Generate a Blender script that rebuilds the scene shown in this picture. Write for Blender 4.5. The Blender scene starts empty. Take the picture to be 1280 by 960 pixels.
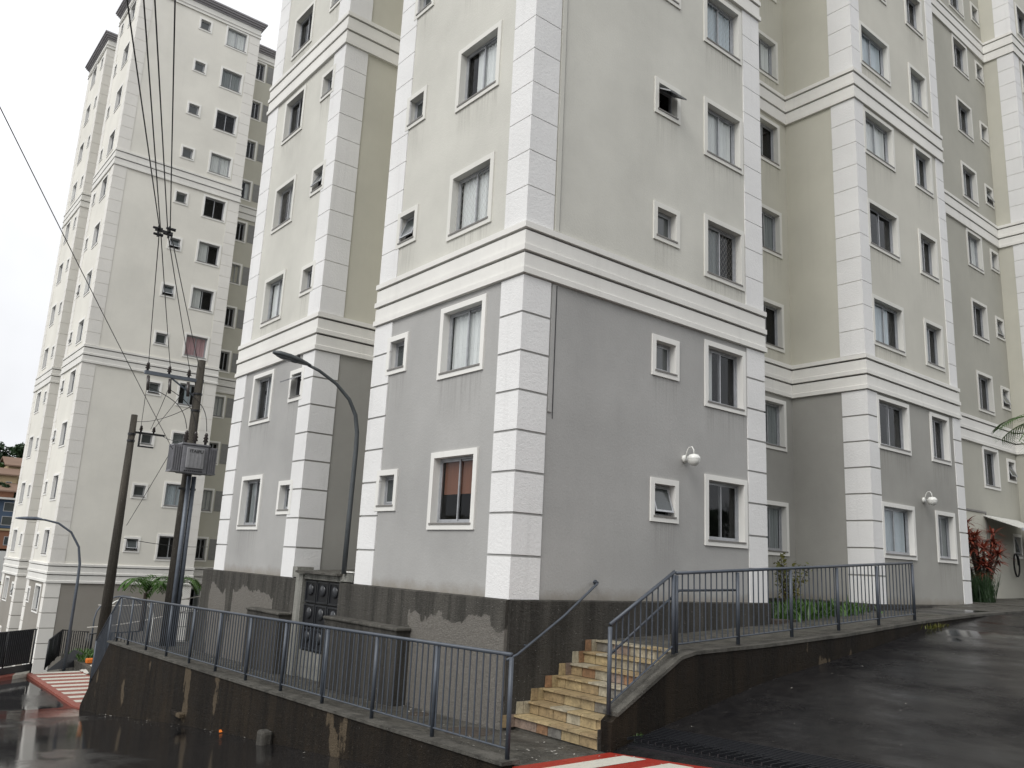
import bpy, bmesh, math, random
from mathutils import Vector, Matrix, noise
random.seed(7)
S = bpy.context.scene
COL = S.collection
R = math.radians

# ------------------------------------------------------------------ camera
cam_d = bpy.data.cameras.new('camera')
cam = bpy.data.objects.new('camera', cam_d); COL.objects.link(cam)
yaw, pitch, roll = R(51.0869), R(12.2305), R(2.77316)
fw = Vector((math.cos(yaw)*math.cos(pitch), math.sin(yaw)*math.cos(pitch), math.sin(pitch)))
rt0 = fw.cross(Vector((0, 0, 1))).normalized(); up0 = rt0.cross(fw)
rt = rt0*math.cos(roll) + up0*math.sin(roll)
up = -rt0*math.sin(roll) + up0*math.cos(roll)
cam.matrix_world = Matrix(((rt.x, up.x, -fw.x, -8.2198), (rt.y, up.y, -fw.y, -10.0044), (rt.z, up.z, -fw.z, 0.5435), (0, 0, 0, 1)))
cam_d.sensor_width = 36.0
cam_d.lens = 1030.35/1280*36
cam_d.clip_start = 0.05
cam_d.clip_end = 3000
S.camera = cam

# ------------------------------------------------------------------ world, sun, exposure
SUN_EL, SUN_AZ = R(46), R(199)          # azimuth measured from +X towards +Y
W = bpy.data.worlds.new('World'); S.world = W; W.use_nodes = True
wn = W.node_tree.nodes; wl = W.node_tree.links; wn.clear()
sky = wn.new('ShaderNodeTexSky'); sky.sky_type = 'NISHITA'; sky.sun_disc = False
sky.sun_elevation = SUN_EL; sky.sun_rotation = R(90) - SUN_AZ
sky.dust_density = 6.0; sky.air_density = 1.0
bw = wn.new('ShaderNodeRGBToBW')
cov = wn.new('ShaderNodeMix'); cov.data_type = 'RGBA'      # cloud cover takes the colour out of the sky
cov.inputs[0].default_value = 0.93
flat = wn.new('ShaderNodeMix'); flat.data_type = 'RGBA'; flat.inputs[0].default_value = 0.72
flat.inputs[7].default_value = (10.6, 10.75, 11.1, 1)
tc = wn.new('ShaderNodeTexCoord'); nz = wn.new('ShaderNodeTexNoise')
nz.inputs['Scale'].default_value = 1.8; nz.inputs['Detail'].default_value = 5
ramp = wn.new('ShaderNodeMapRange'); ramp.inputs[1].default_value = .3; ramp.inputs[2].default_value = .7
ramp.inputs[3].default_value = .60; ramp.inputs[4].default_value = 1.14
mul = wn.new('ShaderNodeMix'); mul.data_type = 'RGBA'; mul.blend_type = 'MULTIPLY'; mul.inputs[0].default_value = 1
bg = wn.new('ShaderNodeBackground'); bg.inputs[1].default_value = 0.10
out = wn.new('ShaderNodeOutputWorld')
wl.new(sky.outputs[0], bw.inputs[0]); wl.new(sky.outputs[0], cov.inputs[6]); wl.new(bw.outputs[0], cov.inputs[7])
wl.new(cov.outputs[2], flat.inputs[6]); wl.new(flat.outputs[2], mul.inputs[6])
wl.new(tc.outputs['Generated'], nz.inputs['Vector']); wl.new(nz.outputs[0], ramp.inputs[0]); wl.new(ramp.outputs[0], mul.inputs[7])
wl.new(mul.outputs[2], bg.inputs[0]); wl.new(bg.outputs[0], out.inputs[0])
sd = bpy.data.lights.new('sun', 'SUN'); sd.energy = 1.35; sd.angle = R(35); sd.color = (1, .985, .96)
sun = bpy.data.objects.new('sun', sd); COL.objects.link(sun)
sdir = Vector((math.cos(SUN_AZ)*math.cos(SUN_EL), math.sin(SUN_AZ)*math.cos(SUN_EL), math.sin(SUN_EL)))
sun.rotation_euler = sdir.to_track_quat('Z', 'Y').to_euler()
sun.location = (-20, -20, 40)
S.view_settings.view_transform = 'Standard'; S.view_settings.look = 'None'
S.view_settings.exposure = 0.40; S.view_settings.gamma = 1
S.cycles.max_bounces = 6; S.cycles.transparent_max_bounces = 12

# ------------------------------------------------------------------ materials
def srgb(r, g, b):
    f = lambda c: (c/255/12.92) if c/255 <= .04045 else ((c/255+.055)/1.055)**2.4
    return (f(r), f(g), f(b))

class NT:
    def __init__(s, name):
        s.m = bpy.data.materials.new(name); s.m.use_nodes = True
        s.n = s.m.node_tree.nodes; s.l = s.m.node_tree.links; s.n.clear()
        s.out = s.n.new('ShaderNodeOutputMaterial'); s.b = s.n.new('ShaderNodeBsdfPrincipled')
        s.l.new(s.b.outputs[0], s.out.inputs[0])
        s.co = s.n.new('ShaderNodeTexCoord').outputs['Object']
    def geo(s): return s.n.new('ShaderNodeNewGeometry').outputs['Position']
    def mp(s, vec, scale=(1, 1, 1), loc=(0, 0, 0)):
        n = s.n.new('ShaderNodeMapping'); s.l.new(vec, n.inputs[0]); n.inputs['Scale'].default_value = scale; n.inputs['Location'].default_value = loc
        return n.outputs[0]
    def noise(s, vec, sc, det=4, rough=.55):
        n = s.n.new('ShaderNodeTexNoise'); s.l.new(vec, n.inputs['Vector'])
        n.inputs['Scale'].default_value = sc; n.inputs['Detail'].default_value = det; n.inputs['Roughness'].default_value = rough
        return n.outputs[0]
    def rng(s, v, a, b, c, d):
        n = s.n.new('ShaderNodeMapRange'); s.l.new(v, n.inputs[0])
        for i, x in enumerate((a, b, c, d)): n.inputs[i+1].default_value = x
        return n.outputs[0]
    def math(s, op, a, b=0.0):
        n = s.n.new('ShaderNodeMath'); n.operation = op
        for i, v in enumerate((a, b)):
            if isinstance(v, (int, float)): n.inputs[i].default_value = v
            else: s.l.new(v, n.inputs[i])
        return n.outputs[0]
    def mix(s, f, a, b, mode='MIX'):
        n = s.n.new('ShaderNodeMix'); n.data_type = 'RGBA'; n.blend_type = mode
        for i, v in ((0, f), (6, a), (7, b)):
            if isinstance(v, (int, float)): n.inputs[i].default_value = v
            elif isinstance(v, tuple): n.inputs[i].default_value = (*v[:3], 1)
            else: s.l.new(v, n.inputs[i])
        return n.outputs[2]
    def xyz(s, vec):
        n = s.n.new('ShaderNodeSeparateXYZ'); s.l.new(vec, n.inputs[0]); return n.outputs
    def bump(s, h, strength=.3, dist=.02):
        n = s.n.new('ShaderNodeBump'); n.inputs['Strength'].default_value = strength; n.inputs['Distance'].default_value = dist
        s.l.new(h, n.inputs['Height']); s.l.new(n.outputs[0], s.b.inputs['Normal'])
    def col(s, v):
        if isinstance(v, tuple): s.b.inputs['Base Color'].default_value = (*v[:3], 1)
        else: s.l.new(v, s.b.inputs['Base Color'])
    def rough(s, v):
        if isinstance(v, (int, float)): s.b.inputs['Roughness'].default_value = v
        else: s.l.new(v, s.b.inputs['Roughness'])

def sc(c, k): return tuple(min(1, x*k) for x in c)

def stucco(name, c, grain=140, bump=.35, dirt=.10, streak=.10, bscale=.006, base=False):
    t = NT(name); g = t.geo()
    big = t.noise(g, .45, 5, .6); fine = t.noise(g, grain, 2, .6); mid = t.noise(g, 22, 3, .6)
    a = t.mix(t.rng(big, .35, .7, 0, 1), sc(c, 1.03), sc(c, 1-dirt))
    st = t.noise(t.mp(g, (5, 5, .28)), 1.0, 4, .65)
    a = t.mix(t.rng(st, .56, .78, 0, streak), a, sc(c, .62))
    sp = t.noise(g, 9, 6, .8)
    a = t.mix(t.rng(sp, .70, .78, 0, .22), a, sc(c, .5))
    a = t.mix(t.rng(fine, .3, .7, 0, .10), a, sc(c, .8))
    if base:    # dried mud splash along the foot of the wall
        zz = t.math('ADD', t.xyz(g)[2], t.math('MULTIPLY', t.math('SUBTRACT', t.noise(g, 2.5, 5, .7), .5), .35))
        a = t.mix(t.rng(zz, .20, .0, 0, .55), a, (.20, .17, .125))
    t.col(a); t.rough(.88); t.b.inputs['Specular IOR Level'].default_value = .25
    h = t.math('ADD', t.math('MULTIPLY', fine, .5), t.math('MULTIPLY', mid, .8))
    t.bump(h, bump, bscale); return t.m

def plain(name, c, rough=.6, metal=0, bump=0, vary=.12, nscale=8, spec=.5):
    t = NT(name); g = t.co
    n = t.noise(g, nscale, 5, .6)
    t.col(t.mix(t.rng(n, .35, .68, 0, 1), sc(c, 1+vary*.4), sc(c, 1-vary))); t.rough(rough)
    t.b.inputs['Metallic'].default_value = metal; t.b.inputs['Specular IOR Level'].default_value = spec
    if bump: t.bump(n, bump, .01)
    return t.m

M = {}
M['cream'] = stucco('cream_wall_paint', (.61, .60, .542), bump=.5, dirt=.15, bscale=.009)
M['khaki'] = stucco('khaki_wall_paint', (.555, .54, .462))
M['sand'] = stucco('sand_wall_paint', (.58, .565, .50))
M['taupe'] = stucco('taupe_wall_paint', (.43, .42, .365))
M['grey'] = stucco('grey_wall_paint', (.405, .40, .385), bump=.6, dirt=.16, base=True, bscale=.009)
M['greyshade'] = stucco('shaded_grey_wall_paint', (.36, .353, .325), bump=.5, dirt=.16, base=True)  # same grey paint, darkened so the recess shade sits in the colour
M['towerwall'] = stucco('tower_wall_paint', (.77, .75, .68), grain=60)
M['white'] = stucco('white_quoin_stucco', (.77, .765, .75), grain=45, bump=.6, dirt=.08, streak=.22, bscale=.016)
M['band'] = stucco('cream_moulding_paint', (.76, .748, .705), grain=160, bump=.25, dirt=.10, streak=.22)
M['trim'] = stucco('window_trim_paint', (.77, .76, .72), grain=160, bump=.15, dirt=.08, streak=.15)
M['trimcream'] = stucco('cream_window_trim', (.70, .69, .64), grain=160, bump=.15, dirt=.08, streak=.1)
M['quoincream'] = stucco('cream_quoin_stucco', (.78, .76, .71), grain=45, bump=.5, dirt=.08, streak=.1, bscale=.012)
M['trimwhite'] = stucco('white_window_trim', (.84, .83, .79), grain=160, bump=.15, dirt=.06, streak=.1)
M['joint'] = stucco('joint_grey', (.25, .245, .23))
M['cornice'] = stucco('grey_cornice_paint', (.30, .29, .30), grain=90, bump=.1)
M['alu'] = plain('aluminium_window_frame', (.42, .43, .445), .4, .35, vary=.15)
M['sill'] = plain('granite_sill', (.20, .19, .175), .55, vary=.3, nscale=40)
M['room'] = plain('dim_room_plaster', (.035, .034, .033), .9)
M['panel'] = plain('grey_vent_panel', (.25, .25, .24), .7)
M['railmetal'] = None
def curtain_mat(name, c):
    t = NT(name); x = t.xyz(t.co)[0]
    w = t.n.new('ShaderNodeTexNoise'); t.l.new(t.mp(t.co, (14, 1, .6)), w.inputs['Vector']); w.inputs['Scale'].default_value = 1
    t.col(t.mix(t.rng(w.outputs[0], .35, .65, 0, .35), c, sc(c, .6))); t.rough(.95); return t.m
CURT = [curtain_mat('white_curtain_cloth', (.90, .90, .88)), curtain_mat('pale_blue_curtain_cloth', (.70, .76, .80)),
        curtain_mat('cream_curtain_cloth', (.78, .74, .64)), curtain_mat('rose_curtain_cloth', (.72, .48, .50)),
        curtain_mat('terracotta_reflection_tint', (.26, .11, .065)), curtain_mat('grey_blind_cloth', (.34, .36, .36))]  # terracotta entry is a brick reflection put into colour, not cloth

def glass_mat(name, tint, refl, rough=.03):
    t = NT(name); t.n.remove(t.b)
    tr = t.n.new('ShaderNodeBsdfTransparent'); tr.inputs[0].default_value = (*tint, 1)
    gl = t.n.new('ShaderNodeBsdfGlossy'); gl.inputs['Roughness'].default_value = rough; gl.inputs[0].default_value = (.92, .94, .96, 1)
    fr = t.n.new('ShaderNodeFresnel'); fr.inputs[0].default_value = 1.5
    nz = t.noise(t.geo(), 1.3, 2)
    bmp = t.n.new('ShaderNodeBump'); bmp.inputs['Strength'].default_value = .05; bmp.inputs['Distance'].default_value = .05
    t.l.new(nz, bmp.inputs['Height']); t.l.new(bmp.outputs[0], gl.inputs['Normal'])
    mx = t.n.new('ShaderNodeMixShader')
    t.l.new(t.math('MINIMUM', t.math('MULTIPLY', fr.outputs[0], refl), 1.0), mx.inputs[0])
    t.l.new(tr.outputs[0], mx.inputs[1]); t.l.new(gl.outputs[0], mx.inputs[2]); t.l.new(mx.outputs[0], t.out.inputs[0])
    return t.m
M['glass'] = glass_mat('window_glass', (.93, .95, .95), .62)
M['frost'] = None
t = NT('ribbed_bathroom_glass'); t.col(t.mix(t.noise(t.co, 30, 2), (.03, .038, .039), (.06, .07, .071))); t.rough(.16); t.b.inputs['Coat Weight'].default_value = .4
t.bump(t.noise(t.mp(t.co, (60, 1, 60)), 1, 1), .2, .003); M['frost'] = t.m

t = NT('rain_streak_dirt'); t.n.remove(t.b)
df = t.n.new('ShaderNodeBsdfDiffuse'); df.inputs[0].default_value = (.12, .11, .09, 1); trn = t.n.new('ShaderNodeBsdfTransparent'); mxs = t.n.new('ShaderNodeMixShader')
zz_ = t.xyz(t.co)[2]; fade = t.rng(zz_, -1.0, -.1, 0, 1)
stn = t.noise(t.mp(t.geo(), (28, 28, .7)), 1, 4, .7)
t.l.new(t.math('MULTIPLY', t.math('MULTIPLY', fade, t.rng(stn, .46, .68, 0, 1)), .20), mxs.inputs[0])
t.l.new(trn.outputs[0], mxs.inputs[1]); t.l.new(df.outputs[0], mxs.inputs[2]); t.l.new(mxs.outputs[0], t.out.inputs[0]); M['stain'] = t.m

def concrete(name, c1, c2, pale=None, zlo=None, wet=.6, moss=.0, pth=.55, zhi=None, patches=None, spec=.2):
    t = NT(name); g = t.geo()
    n1 = t.noise(g, 1.1, 6, .7); n2 = t.noise(g, 14, 5, .7); st = t.noise(t.mp(g, (3.2, 3.2, .22)), 1, 5, .7)
    a = t.mix(t.rng(n1, .3, .7, 0, 1), c1, c2)
    a = t.mix(t.rng(st, .42, .60, 0, .85), a, sc(c1, .4))
    a = t.mix(t.rng(n2, .35, .75, 0, .5), a, sc(c2, .75))
    if pale:
        pm = t.noise(t.mp(g, (.75, .75, .42)), 1, 3, .62)
        edge = t.math('ADD', pm, t.math('MULTIPLY', t.math('SUBTRACT', n2, .5), .10))
        edge = t.math('ADD', edge, t.math('MULTIPLY', t.math('SUBTRACT', t.noise(t.mp(g, (7, 7, .9)), 1, 3), .5), .16))
        m = t.rng(edge, pth, pth+.015, 0, 1)
        if patches:
            yv_ = t.xyz(g)[1]; best = None
            for c_, h_ in patches:
                d_ = t.math('DIVIDE', t.math('ABSOLUTE', t.math('SUBTRACT', yv_, c_)), h_)
                best = d_ if best is None else t.math('MINIMUM', best, d_)
            m = t.rng(t.math('ADD', t.math('SUBTRACT', 1.0, best), t.math('MULTIPLY', t.math('SUBTRACT', edge, .5), 2.2)), .0, .03, 0, 1)
        if zlo is not None:
            z = t.xyz(g)[2]; top = t.math('ADD', z, t.math('MULTIPLY', t.math('SUBTRACT', t.noise(g, 1.6, 4), .5), .9))
            m = t.math('MULTIPLY', m, t.rng(top, zlo, zlo-.03, 0, 1))
        a = t.mix(t.math('MULTIPLY', m, .92), a, t.mix(t.rng(n2, .3, .7, 0, .5), pale, sc(pale, .6)))
    sp = t.noise(g, 38, 2, .5)
    a = t.mix(t.rng(sp, .69, .75, 0, .75 if not name.startswith('stained') else .25), a, (.38, .37, .35))
    a = t.mix(t.rng(t.noise(g, 70, 2, .6), .35, .6, .45, 0), a, sc(c1, .4))
    t.col(a); t.rough(t.rng(n1, .3, .7, wet, .9)); t.b.inputs['Specular IOR Level'].default_value = .35
    t.b.inputs['Specular IOR Level'].default_value = spec
    t.bump(t.math('ADD', n2, t.math('MULTIPLY', t.noise(g, 60, 2), .8)), .9, .03); return t.m
M['plinth'] = concrete('mossy_plinth_concrete', (.068, .064, .056), (.12, .113, .098), pale=(.235, .22, .195), zlo=-.36, patches=((1.25, 1.25), (9.7, 1.3), (11.7, .5)))
M['plinthdark'] = concrete('dark_plinth_concrete', (.060, .056, .049), (.10, .094, .082))
M['retain'] = concrete('stained_retaining_concrete', (.008, .006, .004), (.036, .026, .016), pale=(.13, .10, .065), pth=.63, wet=.65)
M['walk'] = concrete('wet_walkway_concrete', (.085, .08, .068), (.135, .128, .108), wet=.25)
M['curb'] = concrete('curb_concrete', (.10, .095, .083), (.16, .152, .132), wet=.6)
M['poleconc'] = concrete('pole_concrete', (.075, .068, .056), (.12, .108, .09), wet=.7)
M['jamb'] = concrete('pale_jamb_plaster', (.30, .30, .27), (.38, .37, .33), wet=.7)

def asphalt():
    t = NT('wet_asphalt'); g = t.geo()
    big = t.noise(t.mp(g, (.30, .16, 1)), 1, 4, .6); pud = t.noise(t.mp(g, (.55, .25, 1), (4, 1, 0)), 1, 5, .62); fine = t.noise(g, 110, 3, .7); mid = t.noise(g, 6, 5, .7)
    gx_ = t.xyz(g)[0]; pud = t.math('ADD', pud, t.rng(gx_, -2.2, .6, -.12, .05))
    a = t.mix(t.rng(big, .35, .65, 0, 1), (.007, .007, .008), (.017, .016, .016))
    a = t.mix(t.rng(mid, .4, .75, 0, .5), a, (.036, .034, .032))
    a = t.mix(t.rng(t.noise(g, 25, 2), .74, .77, 0, .9), a, (.22, .21, .2))
    t.col(a)
    r = t.rng(pud, .42, .66, .06, .34)
    t.rough(t.math('ADD', r, t.math('MULTIPLY', t.math('SUBTRACT', mid, .5), .18)))
    t.l.new(t.rng(pud, .42, .66, .85, .08), t.b.inputs['Specular IOR Level']); t.l.new(t.rng(t.xyz(g)[0], -2.2, .6, 1.55, 1.2), t.b.inputs['IOR'])
    dry = t.rng(pud, .42, .66, .02, .4)
    n = t.n.new('ShaderNodeBump'); n.inputs['Distance'].default_value = .012; t.l.new(dry, n.inputs['Strength'])
    t.l.new(t.math('ADD', fine, t.math('MULTIPLY', mid, 1.2)), n.inputs['Height']); t.l.new(n.outputs[0], t.b.inputs['Normal'])
    return t.m
M['asphalt'] = asphalt()

def paintmat(name, c, wear=.35, rough=.45):
    t = NT(name); g = t.geo(); n = t.noise(g, 7, 6, .75); f = t.noise(g, 60, 3, .7)
    a = t.mix(t.rng(n, .35, .7, 0, .55), c, sc(c, .55))
    a = t.mix(t.rng(f, .62, .70, 0, wear), a, (.12, .11, .10))
    t.col(a); t.rough(t.rng(n, .3, .7, .25, rough+.2)); t.bump(f, .3, .004); return t.m
M['red'] = paintmat('worn_red_road_paint', (.33, .026, .014))
M['redfaded'] = paintmat('faded_red_road_paint', (.30, .085, .06))
M['whitepaint'] = paintmat('worn_white_road_paint', (.62, .60, .52))
M['railmetal'] = None
def metalpaint(name, c, rust=.25, rough=.45):
    t = NT(name); g = t.geo(); n = t.noise(g, 5, 6, .75)
    a = t.mix(t.rng(n, .3, .6, 0, .6), c, sc(c, .6))
    a = t.mix(t.rng(t.noise(g, 11, 5, .8), .64, .72, 0, rust), a, (.20, .085, .035))
    a = t.mix(t.rng(t.noise(g, 30, 3, .8), .70, .74, 0, .5), a, (.45, .47, .5))
    t.col(a); t.rough(rough); t.b.inputs['Metallic'].default_value = .15; return t.m
M['rail'] = metalpaint('blue_grey_rail_paint', (.075, .088, .108), .5)
M['lampmetal'] = metalpaint('weathered_lamp_pole_paint', (.085, .095, .10), .3, .5)
M['darkmetal'] = plain('dark_painted_metal', (.018, .019, .022), .35, .2)
M['black'] = plain('black_wire_insulation', (.012, .012, .013), .6)
M['trafo'] = metalpaint('transformer_grey_paint', (.23, .23, .245), .25)
M['trafolid'] = metalpaint('transformer_pale_panel', (.33, .33, .34), .2)
M['conduit'] = metalpaint('grey_conduit', (.13, .15, .18), .15)
M['porcelain'] = plain('brown_porcelain', (.04, .032, .03), .25)
M['lens'] = plain('smoked_lamp_lens', (.10, .11, .12), .2)
M['meterglass'] = plain('meter_box_glass', (.03, .032, .036), .3, vary=.5, nscale=4)
M['lampwhite'] = plain('white_lamp_glass', (.74, .74, .70), .25)
M['ropecol'] = plain('pale_rope', (.5, .48, .43), .9)
M['orange'] = plain('orange_plastic', (.75, .19, .02), .5)
M['litter'] = plain('pale_litter', (.40, .38, .34), .9)
def tilemat(name, c):
    t = NT(name); g = t.geo(); n = t.noise(g, 7, 6, .75); n2 = t.noise(g, 24, 4, .7)
    a = t.mix(t.rng(n, .3, .7, 0, 1), sc(c, 1.25), sc(c, .5)); a = t.mix(t.rng(n2, .50, .72, 0, .7), a, sc(c, .3)); a = t.mix(t.rng(t.noise(g, 2.1, 4, .6), .5, .7, 0, .5), a, (.10, .075, .045))
    t.col(a); t.rough(t.rng(n, .3, .7, .3, .6)); t.bump(n2, .3, .006); return t.m
TILES = [tilemat('ochre_stone', (.33, .245, .135)), tilemat('golden_stone', (.40, .31, .17)), tilemat('pale_stone', (.38, .34, .25)),
         tilemat('rust_stone', (.29, .165, .09)), tilemat('grey_stone', (.19, .18, .16)), tilemat('pink_stone', (.26, .195, .155))]
def leafmat(name, c, c2, trans=.25):
    t = NT(name); g = t.geo(); n = t.noise(g, 2.2, 3)
    oi = t.n.new('ShaderNodeNewGeometry').outputs['Random Per Island']
    a = t.mix(t.rng(n, .35, .65, 0, 1), c, c2); a = t.mix(t.math('MULTIPLY', oi, .6), a, sc(c2, 1.5))
    t.col(a); t.rough(.5)
    tl = t.n.new('ShaderNodeBsdfTranslucent'); t.l.new(a, tl.inputs[0]); mx = t.n.new('ShaderNodeMixShader'); mx.inputs[0].default_value = trans
    t.l.new(t.b.outputs[0], mx.inputs[1]); t.l.new(tl.outputs[0], mx.inputs[2]); t.l.new(mx.outputs[0], t.out.inputs[0]); return t.m
M['leaf'] = leafmat('green_leaf', (.035, .075, .018), (.06, .12, .025))
M['leafdark'] = leafmat('dark_green_leaf', (.018, .040, .018), (.030, .06, .022))
M['leaflime'] = leafmat('lime_palm_leaf', (.07, .16, .02), (.045, .10, .02))
M['leafred'] = leafmat('red_cordyline_leaf', (.33, .095, .05), (.19, .045, .03))
M['leafolive'] = leafmat('olive_yellow_leaf', (.16, .14, .03), (.08, .09, .02))
M['bark'] = plain('bark', (.07, .055, .042), .9, bump=.5, vary=.4)
M['soil'] = plain('planter_soil', (.055, .042, .03), .95, bump=.6, vary=.4, nscale=12)
M['hill'] = concrete('hill_earth', (.10, .07, .035), (.06, .07, .03), wet=.9)
M['housecream'] = stucco('far_house_cream', (.46, .36, .22), grain=8)
M['brick'] = stucco('far_house_raw_brick', (.23, .115, .07), grain=12)
M['houseblue'] = stucco('far_house_dark_blue', (.06, .09, .14), grain=10)  # even dark blue for the flat roofed far building
M['housewhite'] = stucco('far_house_white', (.55, .55, .53), grain=10)
M['rooftile'] = stucco('far_clay_roof', (.20, .135, .10), grain=14)
M['ochrewall'] = stucco('far_ochre_block', (.36, .29, .17), grain=10)
M['skin'] = M['bark']

# ------------------------------------------------------------------ mesh helpers
class MB:
    def __init__(s): s.v = []; s.f = []; s.mi = []; s.cur = 0
    def add(s, vs, fs):
        o = len(s.v); s.v += [tuple(x) for x in vs]
        for f in fs: s.f.append(tuple(i+o for i in f)); s.mi.append(s.cur)
        return s
    def box(s, x0, y0, z0, x1, y1, z1):
        vs = [(x0,y0,z0),(x1,y0,z0),(x1,y1,z0),(x0,y1,z0),(x0,y0,z1),(x1,y0,z1),(x1,y1,z1),(x0,y1,z1)]
        return s.add(vs, [(0,3,2,1),(4,5,6,7),(0,1,5,4),(1,2,6,5),(2,3,7,6),(3,0,4,7)])
    def hexa(s, b, t):      # bottom four points (ccw), top four
        return s.add(list(b)+list(t), [(0,3,2,1),(4,5,6,7),(0,1,5,4),(1,2,6,5),(2,3,7,6),(3,0,4,7)])
    def prism_y(s, poly, y0, y1):   # poly of (x,z)
        n = len(poly)
        vs = [(x, y0, z) for x, z in poly]+[(x, y1, z) for x, z in poly]
        return s.add(vs, [tuple(range(n)), tuple(range(2*n-1, n-1, -1))]+[(i+n, (i+1) % n+n, (i+1) % n, i) for i in range(n)])
    def prism_x(s, poly, x0, x1):   # poly of (y,z)
        n = len(poly)
        vs = [(x0, y, z) for y, z in poly]+[(x1, y, z) for y, z in poly]
        return s.add(vs, [tuple(range(n-1, -1, -1)), tuple(range(n, 2*n))]+[(i, (i+1) % n, (i+1) % n+n, i+n) for i in range(n)])
    def quad(s, a, b, c, d): return s.add([a, b, c, d], [(0, 1, 2, 3)])
    def tube(s, pts, r, n=8, cap=True):
        pts = [Vector(p) for p in pts]; rs = r if isinstance(r, (list, tuple)) else [r]*len(pts)
        o = len(s.v); prev = None
        for i, p in enumerate(pts):
            d = (pts[min(i+1, len(pts)-1)]-pts[max(i-1, 0)]).normalized()
            if prev is None:
                a = d.cross(Vector((0, 0, 1)) if abs(d.z) < .9 else Vector((1, 0, 0))).normalized()
            else:
                a = (prev-d*prev.dot(d)).normalized()
            prev = a; b = d.cross(a)
            for k in range(n):
                w = 2*math.pi*k/n; q = p+(a*math.cos(w)+b*math.sin(w))*rs[i]; s.v.append(tuple(q))
        for i in range(len(pts)-1):
            for k in range(n):
                s.f.append((o+i*n+k, o+i*n+(k+1) % n, o+(i+1)*n+(k+1) % n, o+(i+1)*n+k)); s.mi.append(s.cur)
        if cap:
            s.f.append(tuple(o+k for k in range(n-1, -1, -1))); s.mi.append(s.cur)
            e = o+(len(pts)-1)*n; s.f.append(tuple(e+k for k in range(n))); s.mi.append(s.cur)
        return s
    def lathe(s, prof, n=16, c=(0, 0, 0)):
        o = len(s.v)
        for r, z in prof:
            for k in range(n):
                w = 2*math.pi*k/n; s.v.append((c[0]+r*math.cos(w), c[1]+r*math.sin(w), c[2]+z))
        for i in range(len(prof)-1):
            for k in range(n):
                s.f.append((o+i*n+k, o+i*n+(k+1) % n, o+(i+1)*n+(k+1) % n, o+(i+1)*n+k)); s.mi.append(s.cur)
        return s
    def mesh(s, name, mats, smooth=False):
        me = bpy.data.meshes.new(name); me.from_pydata(s.v, [], s.f)
        if not isinstance(mats, (list, tuple)): mats = [mats]
        for m in mats: me.materials.append(m)
        if len(mats) > 1: me.polygons.foreach_set('material_index', s.mi)
        if smooth: me.polygons.foreach_set('use_smooth', [True]*len(me.polygons))
        me.update(); return me
    def build(s, name, mats, parent=None, smooth=False, loc=None, rz=0):
        return inst(name, s.mesh(name, mats, smooth), parent, loc, rz)

def inst(name, me, parent=None, loc=None, rz=0):
    o = bpy.data.objects.new(name, me); COL.objects.link(o)
    if parent: o.parent = parent
    if loc is not None: o.location = loc
    if rz: o.rotation_euler.z = rz
    return o
def bevel(o, w=.01, seg=2):
    m = o.modifiers.new('bevel', 'BEVEL'); m.width = w; m.segments = seg; m.limit_method = 'ANGLE'; return o
def tag(o, label, cat, group=None):
    o['label'] = label; o['category'] = cat
    if group: o['group'] = group
    return o
def struct(o): o['kind'] = 'structure'; return o
def stuff(o): o['kind'] = 'stuff'; return o
def thing(name, label, cat, loc=(0, 0, 0), rz=0, group=None):
    o = bpy.data.objects.new(name, None); COL.objects.link(o); o.empty_display_size = .2
    o.location = loc; o.rotation_euler.z = rz; return tag(o, label, cat, group)

def lerp_table(x, tab):
    if x <= tab[0][0]: return tab[0][1]
    for (a, b), (c, d) in zip(tab, tab[1:]):
        if x <= c: return b+(d-b)*(x-a)/(c-a)
    return tab[-1][1]
def sstep(a, b, x):
    t = max(0, min(1, (x-a)/(b-a))); return t*t*(3-2*t)

# ------------------------------------------------------------------ the ground
STREET = [(-60, .4), (-15, -.65), (17.7, -4.25), (19, -4.36), (26.5, -4.42), (33, -6.75), (60, -7.2), (110, -7.6), (140, -2), (175, 8), (230, 14), (400, 16)]
RAMP = [(-1, 0), (0.25, .30), (.76, .45), (1.77, .65), (3.75, 1.05), (4.92, 1.19), (6.93, 1.43), (9.36, 1.78), (12.55, 2.05), (16, 2.13), (24, 2.30), (60, 3.2)]
def ground(x, y):
    st = lerp_table(y, STREET)
    s = sstep(-3, 4, x)*(1-sstep(6, 16, y))
    fl = -2.135
    z = st*(1-s)+fl*s
    rp = lerp_table(x, RAMP)*(1-sstep(3, 14, y))
    return z+rp
def axis(lo, hi, fine_lo, fine_hi, step, grow=1.35):
    xs = []; x = fine_lo
    while x <= fine_hi+1e-6: xs.append(x); x += step
    d = step; x = fine_hi
    while x < hi: d *= grow; x += d; xs.append(min(x, hi))
    d = step; x = fine_lo
    while x > lo: d *= grow; x -= d; xs.insert(0, max(x, lo))
    return xs
gx = axis(-600, 700, -10, 18, .5); gy = axis(-300, 900, -14, 34, .5)
g = MB()
for y in gy:
    for x in gx:
        g.v.append((x, y, ground(x, y)+.012*noise.noise(Vector((x*.35, y*.35, 0)))))
nx = len(gx)
for j in range(len(gy)-1):
    for i in range(nx-1): g.f.append((j*nx+i, j*nx+i+1, (j+1)*nx+i+1, (j+1)*nx+i))
me = g.mesh('road', M['asphalt'], True)
struct(inst('road', me))

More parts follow.
